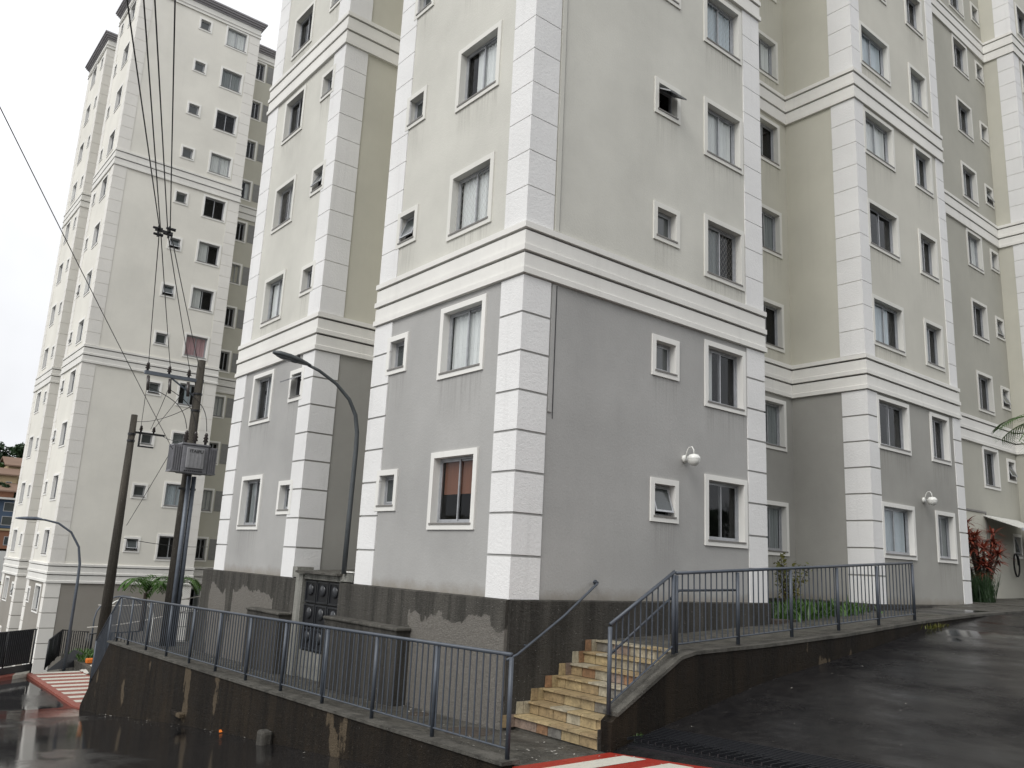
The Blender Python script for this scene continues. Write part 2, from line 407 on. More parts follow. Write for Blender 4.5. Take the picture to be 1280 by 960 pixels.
# ------------------------------------------------------------------ buildings
WCACHE = {}
def wmesh(key, fn):
    if key not in WCACHE: WCACHE[key] = fn()
    return WCACHE[key]
def frame_ring(mb, x0, z0, x1, z1, w, y0, y1):
    mb.box(x0, y0, z0, x0+w, y1, z1); mb.box(x1-w, y0, z0, x1, y1, z1)
    mb.box(x0+w, y0, z0, x1-w, y1, z0+w); mb.box(x0+w, y0, z1-w, x1-w, y1, z1)
def m_surround(w, h, t, mat='trim'):
    mb = MB(); f = -.030; d = .18
    o = [(-t, -t), (w+t, -t), (w+t, h+t), (-t, h+t)]; i = [(0, 0), (w, 0), (w, h), (0, h)]
    for k in range(4):
        a, b = o[k], o[(k+1) % 4]; c, e = i[(k+1) % 4], i[k]
        mb.quad((a[0], f, a[1]), (b[0], f, b[1]), (c[0], f, c[1]), (e[0], f, e[1]))
        mb.quad((a[0], .004, a[1]), (b[0], .004, b[1]), (b[0], f, b[1]), (a[0], f, a[1]))
        mb.quad((e[0], f, e[1]), (c[0], f, c[1]), (c[0], d, c[1]), (e[0], d, e[1]))
    return mb.mesh('surround', M[mat])
def m_curtain(w, h, x0, x1, mat, reflection_sheet=False):
    mb = MB(); n = 40; vs = []
    for k in range(n+1):
        x = x0+(x1-x0)*k/n; y = .196+(0 if reflection_sheet else .014*math.sin(k*1.45)+.008*math.sin(k*.6+1))
        vs.append((x, y, .0 if not reflection_sheet else h*.45)); vs.append((x, y, h+.02))
    mb.add(vs, [(2*k, 2*k+2, 2*k+3, 2*k+1) for k in range(n)])
    return mb.mesh('curtain', mat, True)
def window(parent, P, d, u0, u1, z0, z1, kind, cur=None, opened=0.0, detail=True, rooms=None, net=False, t=.105, streak=False):
    w, h = u1-u0, z1-z0; w = round(w, 3); h = round(h, 3)
    rz = math.atan2(d[1], d[0]); loc = (P[0]+d[0]*u0, P[1]+d[1]*u0, z0)
    def mk_frame():
        mb = MB(); frame_ring(mb, .001, .013, w-.001, h-.001, .035, .115, .178); return mb.mesh('window', M['alu'])
    root = inst('window', wmesh(('f', w, h), mk_frame), parent, loc, rz)
    tm = 'trimwhite' if parent.name == 'apartment_building.001' else 'trim' if z0 < 4.4 else 'trimcream'
    inst('surround', wmesh(('s', w, h, t, tm), lambda: m_surround(w, h, t, tm)), root)
    inst('sill', wmesh(('sl', w), lambda: MB().box(-.03, -.042, -.022, w+.03, .114, .010).mesh('sill', M['sill'])), root)
    if kind == 'slide':
        def sash(x0, x1, y0):
            def fn():
                mb = MB(); frame_ring(mb, x0, .05, x1, h-.037, .03, y0, y0+.02); return mb.mesh('sash', M['alu'])
            inst('sash', wmesh(('sa', w, h, x0, y0), fn), root)
            inst('pane', wmesh(('pa', w, h, x0, y0), lambda: MB().quad((x0+.03, y0+.01, .08), (x1-.03, y0+.01, .08), (x1-.03, y0+.01, h-.067), (x0+.03, y0+.01, h-.067)).mesh('pane', M['glass'])), root)
        sash(.037, w/2+.02, .123)
        if opened: sash(.06, w/2+.045, .149)
        else: sash(w/2-.02, w-.037, .149)
    elif kind == 'awning':
        def fn():
            mb = MB(); frame_ring(mb, .038, -h+.055, w-.038, -.04, .035, -.012, .014); return mb.mesh('sash', M['alu'])
        a = inst('sash', wmesh(('aw', w, h), fn), root, (0, .142, h)); a.rotation_euler.x = -opened
        b = inst('pane', wmesh(('ap', w, h), lambda: MB().box(.073, -.003, -h+.09, w-.073, .003, -.075).mesh('pane', M['frost'])), root, (0, .142, h)); b.rotation_euler.x = -opened
    if cur is not None and kind == 'slide':
        mi, a, b = cur
        me = wmesh(('c', w, h, mi, a, b), lambda: m_curtain(w, h, a*w, b*w, CURT[mi], mi == 4))
        inst('reflection_sheet' if mi == 4 else 'curtain', me, root)  # terracotta sheet paints the reflection seen in the pane
    if streak:
        def mk_st():
            mb = MB()
            mb.quad((-.06, -.004, -t-.85), (w+.06, -.004, -t-.85), (w+.06, -.004, -t-.002), (-.06, -.004, -t-.002))
            return mb.mesh('rain_streak', M['stain'])
        inst('rain_streak', wmesh(('st', w, h, t), mk_st), root)
    if net:
        mb = MB(); n = 11
        for s_ in (1, -1):
            for k in range(-n, n*2):
                c = k*w/n
                pts = []
                for zz in (0.02, h-.01):
                    pts.append((c+s_*(zz)*.75, zz))
                (xa, za), (xb, zb) = pts
                # clip in x
                def clip(x, x0, z0, x1, z1): return z0+(z1-z0)*(x-x0)/(x1-x0)
                A, B = (xa, za), (xb, zb)
                if A[0] > B[0]: A, B = B, A
                if B[0] < 0 or A[0] > w: continue
                if A[0] < 0: A = (0, clip(0, xa, za, xb, zb))
                if B[0] > w: B = (w, clip(w, xa, za, xb, zb))
                q = .0022
                mb.quad((A[0], .07, A[1]-q), (B[0], .07, B[1]-q), (B[0], .07, B[1]+q), (A[0], .07, A[1]+q))
        mb.build('safety_net', M['litter'], root)
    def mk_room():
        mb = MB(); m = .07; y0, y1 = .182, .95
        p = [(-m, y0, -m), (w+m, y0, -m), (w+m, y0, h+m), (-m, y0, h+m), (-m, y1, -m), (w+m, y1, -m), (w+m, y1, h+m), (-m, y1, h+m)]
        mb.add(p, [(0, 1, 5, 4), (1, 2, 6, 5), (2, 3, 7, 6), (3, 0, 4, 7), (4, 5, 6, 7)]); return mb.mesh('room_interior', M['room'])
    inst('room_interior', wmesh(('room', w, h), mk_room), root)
    return root

def band_mesh(path, prof, name, mat):
    n = len(path); mb = MB()
    dirs = [(Vector(path[i+1])-Vector(path[i])).normalized() for i in range(n-1)]
    nor = [Vector((d.y, -d.x)) for d in dirs]
    def off(i, o):
        P = Vector(path[i])
        if i == 0: q = P+nor[0]*o
        elif i == n-1: q = P+nor[-1]*o
        else: q = P+(nor[i-1]+nor[i])*o
        return q
    m = len(prof)
    for i in range(n):
        for o, z in prof:
            q = off(i, o); mb.v.append((q.x, q.y, z))
    for i in range(n-1):
        for k in range(m-1):
            mb.f.append((i*m+k, (i+1)*m+k, (i+1)*m+k+1, i*m+k+1)); mb.mi.append(0)
    mb.f.append(tuple(range(m))); mb.mi.append(0); mb.f.append(tuple((n-1)*m+k for k in range(m-1, -1, -1))); mb.mi.append(0)
    return mb.mesh(name, mat)
def band_prof(z):
    p = [(-.02, z)]
    for i, b in enumerate((z, z+.40, z+.80)):
        p += [(.0, b), (.068, b+.006), (.068, b+.11), (.042, b+.125)]
        if i < 2: p += [(.042, b+.362), (.0, b+.366)]
    p[-1] = (-.02, z+.93)
    return p
def cornice_prof(z):
    p = [(-.02, z), (.07, z), (.07, z+.06), (.03, z+.07), (.03, z+.20), (.07, z+.20), (.07, z+.26), (.03, z+.27), (.03, z+.60)]
    return p+[(-.02, z+.61)]
def cornice_top(z):
    return [(-.02, z), (.08, z), (.08, z+.09), (.16, z+.11), (.16, z+.20), (.24, z+.22), (.24, z+.31), (.30, z+.33), (.30, z+.42), (-.02, z+.44)]

def wall(parent, P, d, L, z0, z1, holes, mat, thick=.16):
    """wall sheet with real openings; holes (u0,u1,z0,z1)"""
    us = sorted({0, L, *[h[0] for h in holes], *[h[1] for h in holes]})
    zs = sorted({z0, z1, *[min(max(h[2], z0), z1) for h in holes], *[min(max(h[3], z0), z1) for h in holes]})
    mb = MB()
    for i in range(len(us)-1):
        for j in range(len(zs)-1):
            uc, zc = (us[i]+us[i+1])/2, (zs[j]+zs[j+1])/2
            if any(h[0] < uc < h[1] and h[2] < zc < h[3] for h in holes): continue
            f = lambda u, z: (P[0]+d[0]*u, P[1]+d[1]*u, z)
            mb.quad(f(us[i], zs[j]), f(us[i+1], zs[j]), f(us[i+1], zs[j+1]), f(us[i], zs[j+1]))
    return mb.build('wall', mat, parent)

def quoins(parent, zs, kind, P, d1, d2, a, b):
    """white blocks round a convex corner: arm a back along d1, arm b along d2"""
    t = .022; d1 = Vector(d1); d2 = Vector(d2); n1 = Vector((d1.y, -d1.x)); n2 = Vector((d2.y, -d2.x)); P = Vector(P)
    cache = {}
    for z0, z1 in zs:
        h = round(z1-z0, 4)
        if h not in cache:
            mb = MB()
            def blk(o, e1, e2, l1a, l1b, l2a, l2b):
                c = [o+e1*l1a+e2*l2a, o+e1*l1b+e2*l2a, o+e1*l1b+e2*l2b, o+e1*l1a+e2*l2b]
                ar = sum(c[i].x*c[(i+1) % 4].y-c[(i+1) % 4].x*c[i].y for i in range(4))
                if ar < 0: c.reverse()
                mb.hexa([(q.x, q.y, 0) for q in c], [(q.x, q.y, h) for q in c])
            blk(Vector((0, 0)), d1, n1, -a, t, -.02, t)
            blk(Vector((0, 0)), d2, n2, .02, b, -.02, t)
            cache[h] = mb.mesh('quoin_block', M[kind])
        inst('quoin_block', cache[h], parent, (P.x, P.y, z0))

rnd = random.Random(11)
def rand_curtain(p=.6):
    if rnd.random() > p: return None
    mi = rnd.choice([0, 0, 0, 0, 2, 5]); r = rnd.random()
    if r < .45: return (mi, .03, .97)
    if r < .75: return (mi, .03, .52)
    return (mi, .5, .97)

tower_ref = {}
def facade(root, path, segs, bands, floors, ztop, quoin, over={}, qmat='white', band_gap=.93, simple=False, lowz=0.0, bandz=5.23):
    """segs[i]: dict(low, high, wins=[(u0,u1,z0,z1,kind)], wfloors)"""
    rooms = []; parent_near = root is not tower_ref.get('t')
    n = len(path)
    for i in range(n-1):
        a, b = Vector(path[i]), Vector(path[i+1]); L = (b-a).length; d = (b-a)/L; sg = segs[i]
        holes = []; fl = sg.get('floors', floors)
        for k in range(fl):
            for j, (u0, u1, z0, z1, kind) in enumerate(sg.get('wins', [])):
                if (i, j, k) in over and over[(i, j, k)] == 'skip': continue
                if kind == 'panel': continue
                holes.append((u0, u1, z0+2.7*k, z1+2.7*k))
        wall(root, a, d, L, lowz, bandz+.05, [h for h in holes if h[2] < bandz], sg['low'])
        wall(root, a, d, L, bandz+.05, ztop, [h for h in holes if h[2] > bandz], sg['high'])
        for k in range(fl):
            for j, (u0, u1, z0, z1, kind) in enumerate(sg.get('wins', [])):
                ov = over.get((i, j, k), {})
                if ov == 'skip': continue
                if kind == 'panel':
                    mb = MB(); mb.box(0, -.012, 0, u1-u0, .004, z1-z0)
                    inst('vent_panel', wmesh(('vp', round(u1-u0, 3), round(z1-z0, 3)), lambda: mb.mesh('vent_panel', M['panel'])), root,
                         (a.x+d.x*u0, a.y+d.y*u0, z0+2.7*k), math.atan2(d.y, d.x)); continue
                cur = ov.get('cur', 'r'); cur = rand_curtain(.3 if root is not near else .6) if cur == 'r' else cur
                op = ov.get('open', 0.0)
                if kind == 'awning' and 'open' not in ov: op = rnd.choice([0, 0, 0, .25, .45])
                window(root, a, d, u0, u1, z0+2.7*k, z1+2.7*k, kind, cur, op, rooms=rooms, net=ov.get('net', False), t=sg.get('t', .105), streak=(parent_near and rnd.random() < .75))
    for z in bands: inst('band_course', band_mesh(path, band_prof(z), 'band_course', M['band']), root)
    # quoin blocks between bands
    spans = []; lo = lowz
    for z in list(bands)+[ztop]:
        if z-lo > .4:
            m = max(1, round((z-lo)/.66)); h = (z-lo)/m; jt = .038 if lo < 3 else .016
            spans += [(lo+h*q+(.0 if q == 0 else jt/2), lo+h*(q+1)-jt/2) for q in range(m)]
        lo = z+.93
    for ci, a_, b_ in quoin:
        d1 = (Vector(path[ci])-Vector(path[ci-1])).normalized(); d2 = (Vector(path[ci+1])-Vector(path[ci])).normalized()
        quoins(root, spans, qmat, path[ci], d1, d2, a_, b_)

BIGL = (1.15, 2.30); SML = (1.50, 2.08)
def mod_segs(low, high, khaki, khlow, sand, sandlow, tower=False):
    return [
        dict(low=low, high=high),
        dict(low=low, high=high, wins=[(1.35, 2.47, *BIGL, 'slide'), (3.68, 4.25, *SML, 'awning')]),
        dict(low=khlow, high=khaki), dict(low=khlow, high=khaki), dict(low=khlow, high=khaki),
        dict(low=low, high=high, wins=[(.64, 1.19, *SML, 'awning'), (2.51, 3.68, *BIGL, 'slide')]),
        dict(low=low, high=high, wins=[(3.28, 3.85, *SML, 'awning'), (4.85, 6.0, *BIGL, 'slide')]),
        dict(low=khlow, high=khaki),
        dict(low=khlow, high=khaki, wins=[(.78, 1.31, *BIGL, 'slide'), (1.49, 2.21, *BIGL, 'panel')] if tower else [(3.08, 4.18, *BIGL, 'slide')]),
        dict(low=khlow, high=khaki),
        dict(low=sandlow, high=sand, wins=[] if tower else [(.55, 2.07, 1.2, 2.36, 'slide'), (3.49, 4.45, 1.2, 2.36, 'slide')]),
        dict(low=sandlow, high=sand),
    ]
PATH = [(3, 12.4), (0, 12.4), (0, 7.58), (2.2, 7.58), (2.2, 4.76), (0, 4.76), (0, 0), (6.77, 0), (6.77, 2.2), (11.38, 2.2), (11.38, .1), (16.67, .1), (16.67, 12.4)]
near = thing('apartment_building', 'nearest cream and grey apartment block with white quoins above the tiled stairs', 'apartment building')
OV = {
    (5, 1, 0): dict(cur=(4, .05, .95)), (5, 1, 1): dict(cur=(0, .03, .97)), (5, 1, 2): dict(cur=(0, .05, .75), net=True), (5, 1, 3): dict(cur=(0, .25, .97)),
    (5, 0, 0): dict(open=0.0), (5, 0, 1): dict(open=0.0), (5, 0, 2): dict(open=.35), (5, 0, 3): dict(open=0.0),
    (6, 1, 0): dict(cur=None), (6, 1, 1): dict(cur=(0, .0, .34)), (6, 1, 2): dict(cur=(5, .03, .6), net=True), (6, 1, 3): dict(cur=(0, .03, .97)), (6, 1, 4): dict(cur=(1, .03, .97), net=True),
    (6, 0, 0): dict(open=.32), (6, 0, 1): dict(open=0.0), (6, 0, 2): dict(open=0.0), (6, 0, 3): dict(open=1.0),
    (1, 1, 1): dict(open=1.1), (1, 1, 0): dict(open=0.0), (1, 0, 0): dict(cur=(5, .1, .6)), (1, 0, 1): dict(cur=(0, .3, .9)), (1, 0, 2): dict(cur=(0, .03, .97)), (1, 0, 3): dict(cur=(0, .4, .97), net=True),
    (10, 0, 0): dict(cur=(1, .03, .97)), (10, 0, 1): dict(cur=None), (10, 0, 2): dict(cur=(1, .03, .75)), (10, 0, 3): dict(cur=None), (10, 0, 4): dict(cur=(0, .03, .97)), (10, 0, 5): dict(cur=(1, .03, .97)),
    (10, 1, 0): dict(cur=(5, .03, .97)), (10, 1, 1): dict(cur=None), (10, 1, 2): dict(cur=(1, .03, .6)), (10, 1, 4): dict(cur=(1, .03, .7)),
    (8, 0, 0): dict(cur=(5, .03, .97)), (8, 0, 1): dict(cur=(5, .5, .97)),
}
segs = mod_segs(M['grey'], M['cream'], M['khaki'], M['greyshade'], M['sand'], M['greyshade'])
facade(near, PATH, segs, [5.23, 13.33, 21.43], 8, 31.0, [(1, .6, .7), (2, .62, .62), (5, .6, .65), (6, .57, .59), (7, .61, .5), (10, .66, .48), (11, .46, .4)], over=OV)
# roof and back of the block
mb = MB(); mb.add([(x, y, 30.95) for x, y in PATH+[(3, 12.4)]][:-1], [tuple(range(len(PATH)))])
mb.quad((16.67, 12.4, -3), (3, 12.4, -3), (3, 12.4, 31), (16.67, 12.4, 31)); mb.build('roof', M['sand'], near)
inst('cornice', band_mesh(PATH, cornice_top(30.9), 'cornice', M['cornice']), near)

tower = thing('apartment_building', 'tall far apartment tower with grey cornice behind the transformer pole', 'apartment building', (.37, 35, -6.65))
tower_ref['t'] = tower
segsT = mod_segs(M['grey'], M['towerwall'], M['khaki'], M['greyshade'], M['khaki'], M['greyshade'], True)
OVT = {(6, 1, 13): dict(cur=(0, .03, .97)), (6, 1, 12): dict(cur=(5, .03, .97)), (6, 1, 11): dict(cur=None), (6, 1, 10): dict(cur=(0, .03, .97)), (6, 1, 9): dict(cur=None),
       (6, 1, 8): dict(cur=(0, .03, .48)), (6, 1, 7): dict(cur=(0, .03, .46)), (6, 1, 6): dict(cur=(3, .02, .98)), (6, 1, 5): dict(cur=(1, .3, .6)), (6, 1, 4): dict(cur=(5, .03, .6)),
       (6, 1, 3): dict(cur=(1, .03, .97)), (6, 1, 2): dict(cur=None), (6, 0, 0): 'skip', (6, 1, 0): 'skip', (6, 0, 1): 'skip', (6, 1, 1): 'skip', (8, 0, 0): 'skip', (8, 1, 0): 'skip'}
facade(tower, PATH, segsT, [5.23, 16.03, 26.83], 14, 37.65, [(1, .6, .7), (2, .62, .62), (5, .6, .65), (6, .57, .62), (7, .61, .5)], over=OVT, lowz=-.3, qmat='quoincream')
inst('parapet', band_mesh(PATH, cornice_prof(37.52), 'parapet', M['band']), tower)
inst('cornice', band_mesh(PATH, cornice_top(38.08), 'cornice', M['cornice']), tower)
mb = MB(); mb.add([(x, y, 38.05) for x, y in PATH], [tuple(range(len(PATH)))])
mb.quad((16.67, 12.4, -1), (3, 12.4, -1), (3, 12.4, 38.3), (16.67, 12.4, 38.3)); mb.build('roof', M['sand'], tower)

wing = thing('apartment_building', 'taupe apartment wing set back at right behind the red leaved plant', 'apartment building', (16.70, 1.72, 0.1))
PW = [(0, 0), (8.65, 0), (8.65, -1.1), (14.5, -1.1), (14.5, 8)]
segsW = [dict(low=M['taupe'], high=M['taupe'], wins=[(5.75, 6.9, 1.15, 2.40, 'slide'), (7.85, 8.42, 1.55, 2.2, 'awning')]),
         dict(low=M['taupe'], high=M['khaki']), dict(low=M['sand'], high=M['sand'], wins=[(.85, 2.0, 1.15, 2.40, 'slide')]), dict(low=M['sand'], high=M['sand'])]
OW = {(0, 0, 0): 'skip', (0, 1, 1): dict(open=.45), (0, 1, 2): dict(open=.4), (0, 1, 3): dict(open=.3)}
facade(wing, PW, segsW, [5.23, 13.33, 21.43], 10, 31, [(2, .58, .55), (3, .5, .5)], over=OW, lowz=-.3)
mb = MB(); mb.quad((0, 0, 30.9), (14.4, 0, 30.9), (14.4, 8, 30.9), (0, 8, 30.9)); mb.quad((14.5, 8, -.5), (0, 8, -.5), (0, 8, 31), (14.5, 8, 31)); mb.build('roof', M['sand'], wing)
# downpipe cable with dark expansion joint on the wing
mb = MB(); mb.tube([(3.0, -.03, 2.2), (3.0, -.03, 30.8)], .014, 6); mb.tube([(3.35, -.025, 2.0), (3.35, -.025, 6.0)], .01, 6); mb.build('wall_line', M['darkmetal'], wing)

# ---- expansion strip and cracks on the near corner, part of the building
mb = MB(); mb.box(.625, -.028, 6.17, .72, .004, 13.30); mb.build('pilaster_strip', M['cream'], near); MB().box(.625, -.024, 3.0, .70, .004, 5.2).build('pilaster_strip', M['grey'], near)
mb = MB(); mb.box(.735, -.006, 2.9, .747, .004, 5.2); mb.box(.735, -.006, 6.2, .745, .004, 13.3); mb.build('wall_line', M['darkmetal'], near)  # thin dark strips stand in for the crack line beside the quoin

# ---- plinth of the near block
PL = [(0, 12.4+.7), (0, 7.0)]
def plinth(path, z0, ztop, mat, proud=.06):
    prof = [(-.3, z0), (proud, z0), (proud, ztop-.02), (-.03, ztop+.012)]
    return inst('plinth', band_mesh(path, prof, 'plinth', mat), near)
plinth([(3, 13.0), (0, 13.0), (0, 7.32)], -4.5, 0.0, M['plinth'])
plinth([(0, 5.30), (0, 0.0)], -2.6, 0.0, M['plinth'])
plinth([(0.0, 0.0), (6.77, 0), (6.77, 2.2), (11.38, 2.2), (11.38, .1), (16.75, .1), (16.75, 1.8)], -2.6, .0, M['plinthdark'], .057)
# low buttress walls beside the meter niche, with mortar slabs
for (y0, y1, zt) in ((2.58, 5.25, -.70), (7.36, 9.1, -.80)):
    MB().box(-.34, y0, -2.7, -.055, y1, zt).build('buttress', M['plinthdark'], near)
    bevel(MB().box(-.375, y0-.04, zt+.002, -.055, y1+.02, zt+.06).build('buttress_slab', M['curb'], near), .02)
# niche: jambs, lintel wall, canopy slab, meter boxes
mb = MB(); mb.box(-.055, 6.98, -2.6, .4, 7.31, .10); mb.build('door_jamb', M['jamb'], near)
mb = MB(); mb.box(-.04, 4.80, 0.02, .35, 5.31, .20); mb.box(-.04, 7.315, .02, .35, 7.54, .24); mb.box(-.02, 5.315, .0, .3, 6.975, .13); mb.build('lintel', M['jamb'], near)
mb = MB(); mb.hexa([(-.16, 5.25, .125), (2.19, 4.79, .205), (2.19, 7.56, .205), (-.16, 7.15, .125)], [(-.16, 5.25, .165), (2.19, 4.79, .25), (2.19, 7.56, .25), (-.16, 7.15, .165)]); mb.build('canopy_slab', M['curb'], near)
mb = MB(); mb.box(-.06, 4.8, .202, .0, 5.24, .225); mb.build('canopy_edge', M['trim'], near)
# meter cabinet
cab = MB(); cab.box(.08, 5.31, -1.46, .34, 6.97, -.005); cab.build('meter_cabinet', M['darkmetal'], near)
mb = MB(); mb.box(.02, 5.31, -2.2, .34, 6.97, -1.465); mb.box(.008, 5.45, -1.78, .02, 6.86, -1.765); mb.build('cabinet_base_panel', M['jamb'], near)
mbm = MB()
mbm.box(0, 0, 0, .075, .52, .455); mbox = mbm.mesh('meter_box', M['darkmetal'])
lensm = MB().lathe([(.0, .0), (.12, .0), (.12, .015), (.09, .035), (0, .045)], 16).mesh('meter_lens', M['meterglass'], True)
frm = MB(); frame_ring(frm, 0, 0, .50, .44, .03, 0, .02)
frmesh = frm.mesh('meter_lid', M['meterglass'])
for c in range(3):
    for r in range(3):
        y = 5.335+c*.543; z = -1.44+r*.478
        b = inst('meter_box', mbox, near, (.03, y, z))
        l = inst('meter_lens', lensm, b, (-.002, .26, .27)); l.rotation_euler.y = -math.pi/2
        l2 = inst('meter_lid', frmesh, b, (-.021, .51, .008)); l2.rotation_euler.z = -math.pi/2

# ------------------------------------------------------------------ walkways, walls, stairs
def wz(y): return lerp_table(y, [(-2.2, -1.82), (15.3, -2.17)])          # left walkway level
def rz_(x): return lerp_table(x, [(1.8, -.63), (4, -.55), (6.7, -.42), (9, -.27), (13, -.09), (17, .06)])   # right walkway level
mb = MB()
ys = [-1.97+i*.5 for i in range(0, 36)]+[15.6]
for y0, y1 in zip(ys, ys[1:]):
    mb.hexa([(-1.40, y0, wz(y0)-.5), (.3 if y0 < 13 else 2.6, y0, wz(y0)-.5), (.3 if y0 < 13 else 2.6, y1, wz(y1)-.5), (-1.40, y1, wz(y1)-.5)],
            [(-1.40, y0, wz(y0)), (.3 if y0 < 13 else 2.6, y0, wz(y0)), (.3 if y0 < 13 else 2.6, y1, wz(y1)), (-1.40, y1, wz(y1))])
struct(mb.build('walkway', M['walk']))
mb = MB()
xs = [1.82, 2.5, 3.5, 4.5, 5.5, 6.7, 7.7, 8.7, 9.7, 10.7, 11.4, 12.4, 13.4, 14.4, 15.5, 16.69]
for x0, x1 in zip(xs, xs[1:]):
    yb = 2.2 if 6.7 <= x0 < 11.3 else .05
    mb.quad((x0, -1.81, rz_(x0)), (x1, -1.81, rz_(x1)), (x1, yb, rz_(x1)), (x0, yb, rz_(x0)))
mb.hexa([(16.69, -1.99, -.3), (30, -1.3, -.3), (30, 2.2, -.3), (16.69, 2.2, -.3)], [(16.69, -1.99, .06), (30, -1.3, .24), (30, 2.2, .24), (16.69, 2.2, .06)])
struct(mb.build('walkway', M['walk']))

# left retaining wall under the railing
rw = thing('retaining_wall', 'long dark stained concrete wall under the left railing, dropping to the wet street', 'wall', (-1.5, 0, 0))
top = [(y, wz(y)+.03) for y in (-1.95, 2, 6, 10, 15.3)]
bot = [(17.6, -4.6), (12, -4.3), (6, -3.5), (2, -2.9), (-1.95, -2.4)]
mb = MB(); mb.prism_x(top+[(17.45, -4.05)]+bot, -.09, .10); mb.build('wall_face', M['retain'], rw)
mb = MB()
for y0, y1 in zip(ys[:-1], ys[1:-1]):
    mb.hexa([(-.115, y0, wz(y0)+.031), (.17, y0, wz(y0)+.031), (.17, y1, wz(y1)+.031), (-.115, y1, wz(y1)+.031)], [(-.115, y0, wz(y0)+.075), (.17, y0, wz(y0)+.075), (.17, y1, wz(y1)+.075), (-.115, y1, wz(y1)+.075)])
mb.build('coping', M['curb'], rw)
bevel(MB().box(-.22, 8.75, -3.02, -.091, 9.35, -2.93).build('ledge', M['retain'], rw), .02)
bevel(MB().box(-.30, 4.30, -3.2, -.091, 4.58, -2.50).build('stub_block', M['plinth'], rw), .05, 2)

# right ramp wall with sloping stringer
sw = thing('ramp_wall', 'dark concrete ramp wall with sloping stair stringer right of the tiled stairs', 'wall', (0, -1.8, 0))
topx = [(.20, -1.45), (.30, -1.38), (1.62, -.70), (1.95, -.64), (3.77, -.58), (6.16, -.46), (9.03, -.26), (11.7, -.13), (14.6, -.04)]
poly = [(.20, -2.6)]+[(14.6, -.9), (14.6, -.04)]
poly = [(.20, -2.6), (4, -2.2), (14.6, -.9)]+topx[::-1]
MB().prism_y(poly, -.2, .0).build('wall_face', M['retain'], sw)
mb = MB()
for (x0, z0), (x1, z1) in zip(topx[1:], topx[2:]):
    mb.hexa([(x0, -.215, z0), (x1, -.215, z1), (x1, .06, z1), (x0, .06, z0)], [(x0, -.215, z0+.05), (x1, -.215, z1+.05), (x1, .06, z1+.05), (x0, .06, z0+.05)])
mb.build('coping', M['curb'], sw)

# stairs
st = thing('staircase', 'flight of seven steps faced with ochre stone tiles beside the dark plinth', 'stairs', (0.16, -.06, -1.82))
N, run, rise = 7, .28, .172
core = MB()
for k in range(N):
    core.box(.02+k*run, -1.74, -.6, .02+(k+1)*run+(0 if k < N-1 else .1), -.0, rise*(k+1)-.03)
core.build('step_core', M['curb'], st)
tr = random.Random(5); TC = {}
def tile(sz, mi, loc):
    key = (tuple(round(s, 3) for s in sz), mi)
    if key not in TC:
        w, d, h = sz; q = .004
        m_ = MB(); m_.hexa([(0, 0, 0), (w, 0, 0), (w, d, 0), (0, d, 0)], [(q, q, h), (w-q, q, h), (w-q, d-q, h), (q, d-q, h)])
        TC[key] = m_.mesh('tile', TILES[mi])
    return inst('tile', TC[key], st, loc)
def splits(a, b):
    xs_ = [a]; x = a
    while b-x > .5: x += tr.choice([.28, .32, .36, .24]); xs_.append(x)
    xs_.append(b); return xs_
for k in range(N):
    ww = -1.74
    yy = splits(ww, -.01)
    for y0, y1 in zip(yy, yy[1:]):     # riser tiles
        mi = tr.choice([0, 1, 1, 0, 2, 2, 3, 4, 1, 5]); dx = tr.uniform(0, .003)
        tile((.02, y1-y0-.007, rise-.034), mi, (k*run-dx, y0, rise*k+.002))
    yy = splits(ww, -.01)
    for y0, y1 in zip(yy, yy[1:]):     # tread tiles
        tile((run+(.030 if k < N-1 else .12), y1-y0-.007, .026), tr.choice([0, 1, 2, 0, 1]), (k*run-.034, y0, rise*(k+1)-.03))
    # skirting on the plinth
    for q in range(2):
        tile((run*.5-.006, .018, rise*1.02), tr.choice([5, 1, 2, 5, 0, 3]), (k*run-.26+q*run*.5, -.02, rise*k+.0))
mb = MB(); mb.box(-.02, -1.76, -.3, .06, -1.742, .26); mb.build('stringer_end', M['plinthdark'], st)

# ------------------------------------------------------------------ railings
BAR = {}
def rail_run(root, pts, posts, hgt, bar=.14, mat=None, foot=.12, post_r=.03, bar_r=.0115):
    """pts: polyline of base points (x,y,z); posts: list of arc parameters"""
    mat = mat or M['rail']; P = [Vector(p) for p in pts]
    cum = [0]
    for a, b in zip(P, P[1:]): cum.append(cum[-1]+(b-a).length)
    def at(s):
        for i in range(len(P)-1):
            if s <= cum[i+1]+1e-6: return P[i].lerp(P[i+1], (s-cum[i])/(cum[i+1]-cum[i]))
        return P[-1]
    up_ = Vector((0, 0, 1))
    MB().tube([p+up_*hgt for p in P], .026, 10).build('top_rail', mat, root, True)
    MB().tube([p+up_*foot for p in P], .014, 6).build('bottom_rail', mat, root)
    pk = ('p', round(hgt, 3), post_r)
    if pk not in BAR: BAR[pk] = MB().tube([(0, 0, 0), (0, 0, hgt-.03)], post_r, 10).mesh('post', mat, True)
    bk = ('b', round(hgt, 3), foot)
    if bk not in BAR: BAR[bk] = MB().tube([(0, 0, foot), (0, 0, hgt)], bar_r, 6, False).mesh('bar', mat, True)
    for s in posts: inst('post', BAR[pk], root, at(s))
    n = int(cum[-1]/bar)
    for k in range(1, n+1):
        s = k*cum[-1]/(n+1)
        if min(abs(s-q) for q in posts) < .05: continue
        inst('bar', BAR[bk], root, at(s))
lr = thing('railing', 'long blue grey railing along the sidewalk above the stained left wall', 'railing')
y = [-1.87]; 
pts = [(-1.45, -1.87, wz(-1.87)+.07), (-1.45, 15.3, wz(15.3)+.07)]
rail_run(lr, pts, [.0]+[1.6*k for k in range(1, 11)]+[17.1], 1.20)
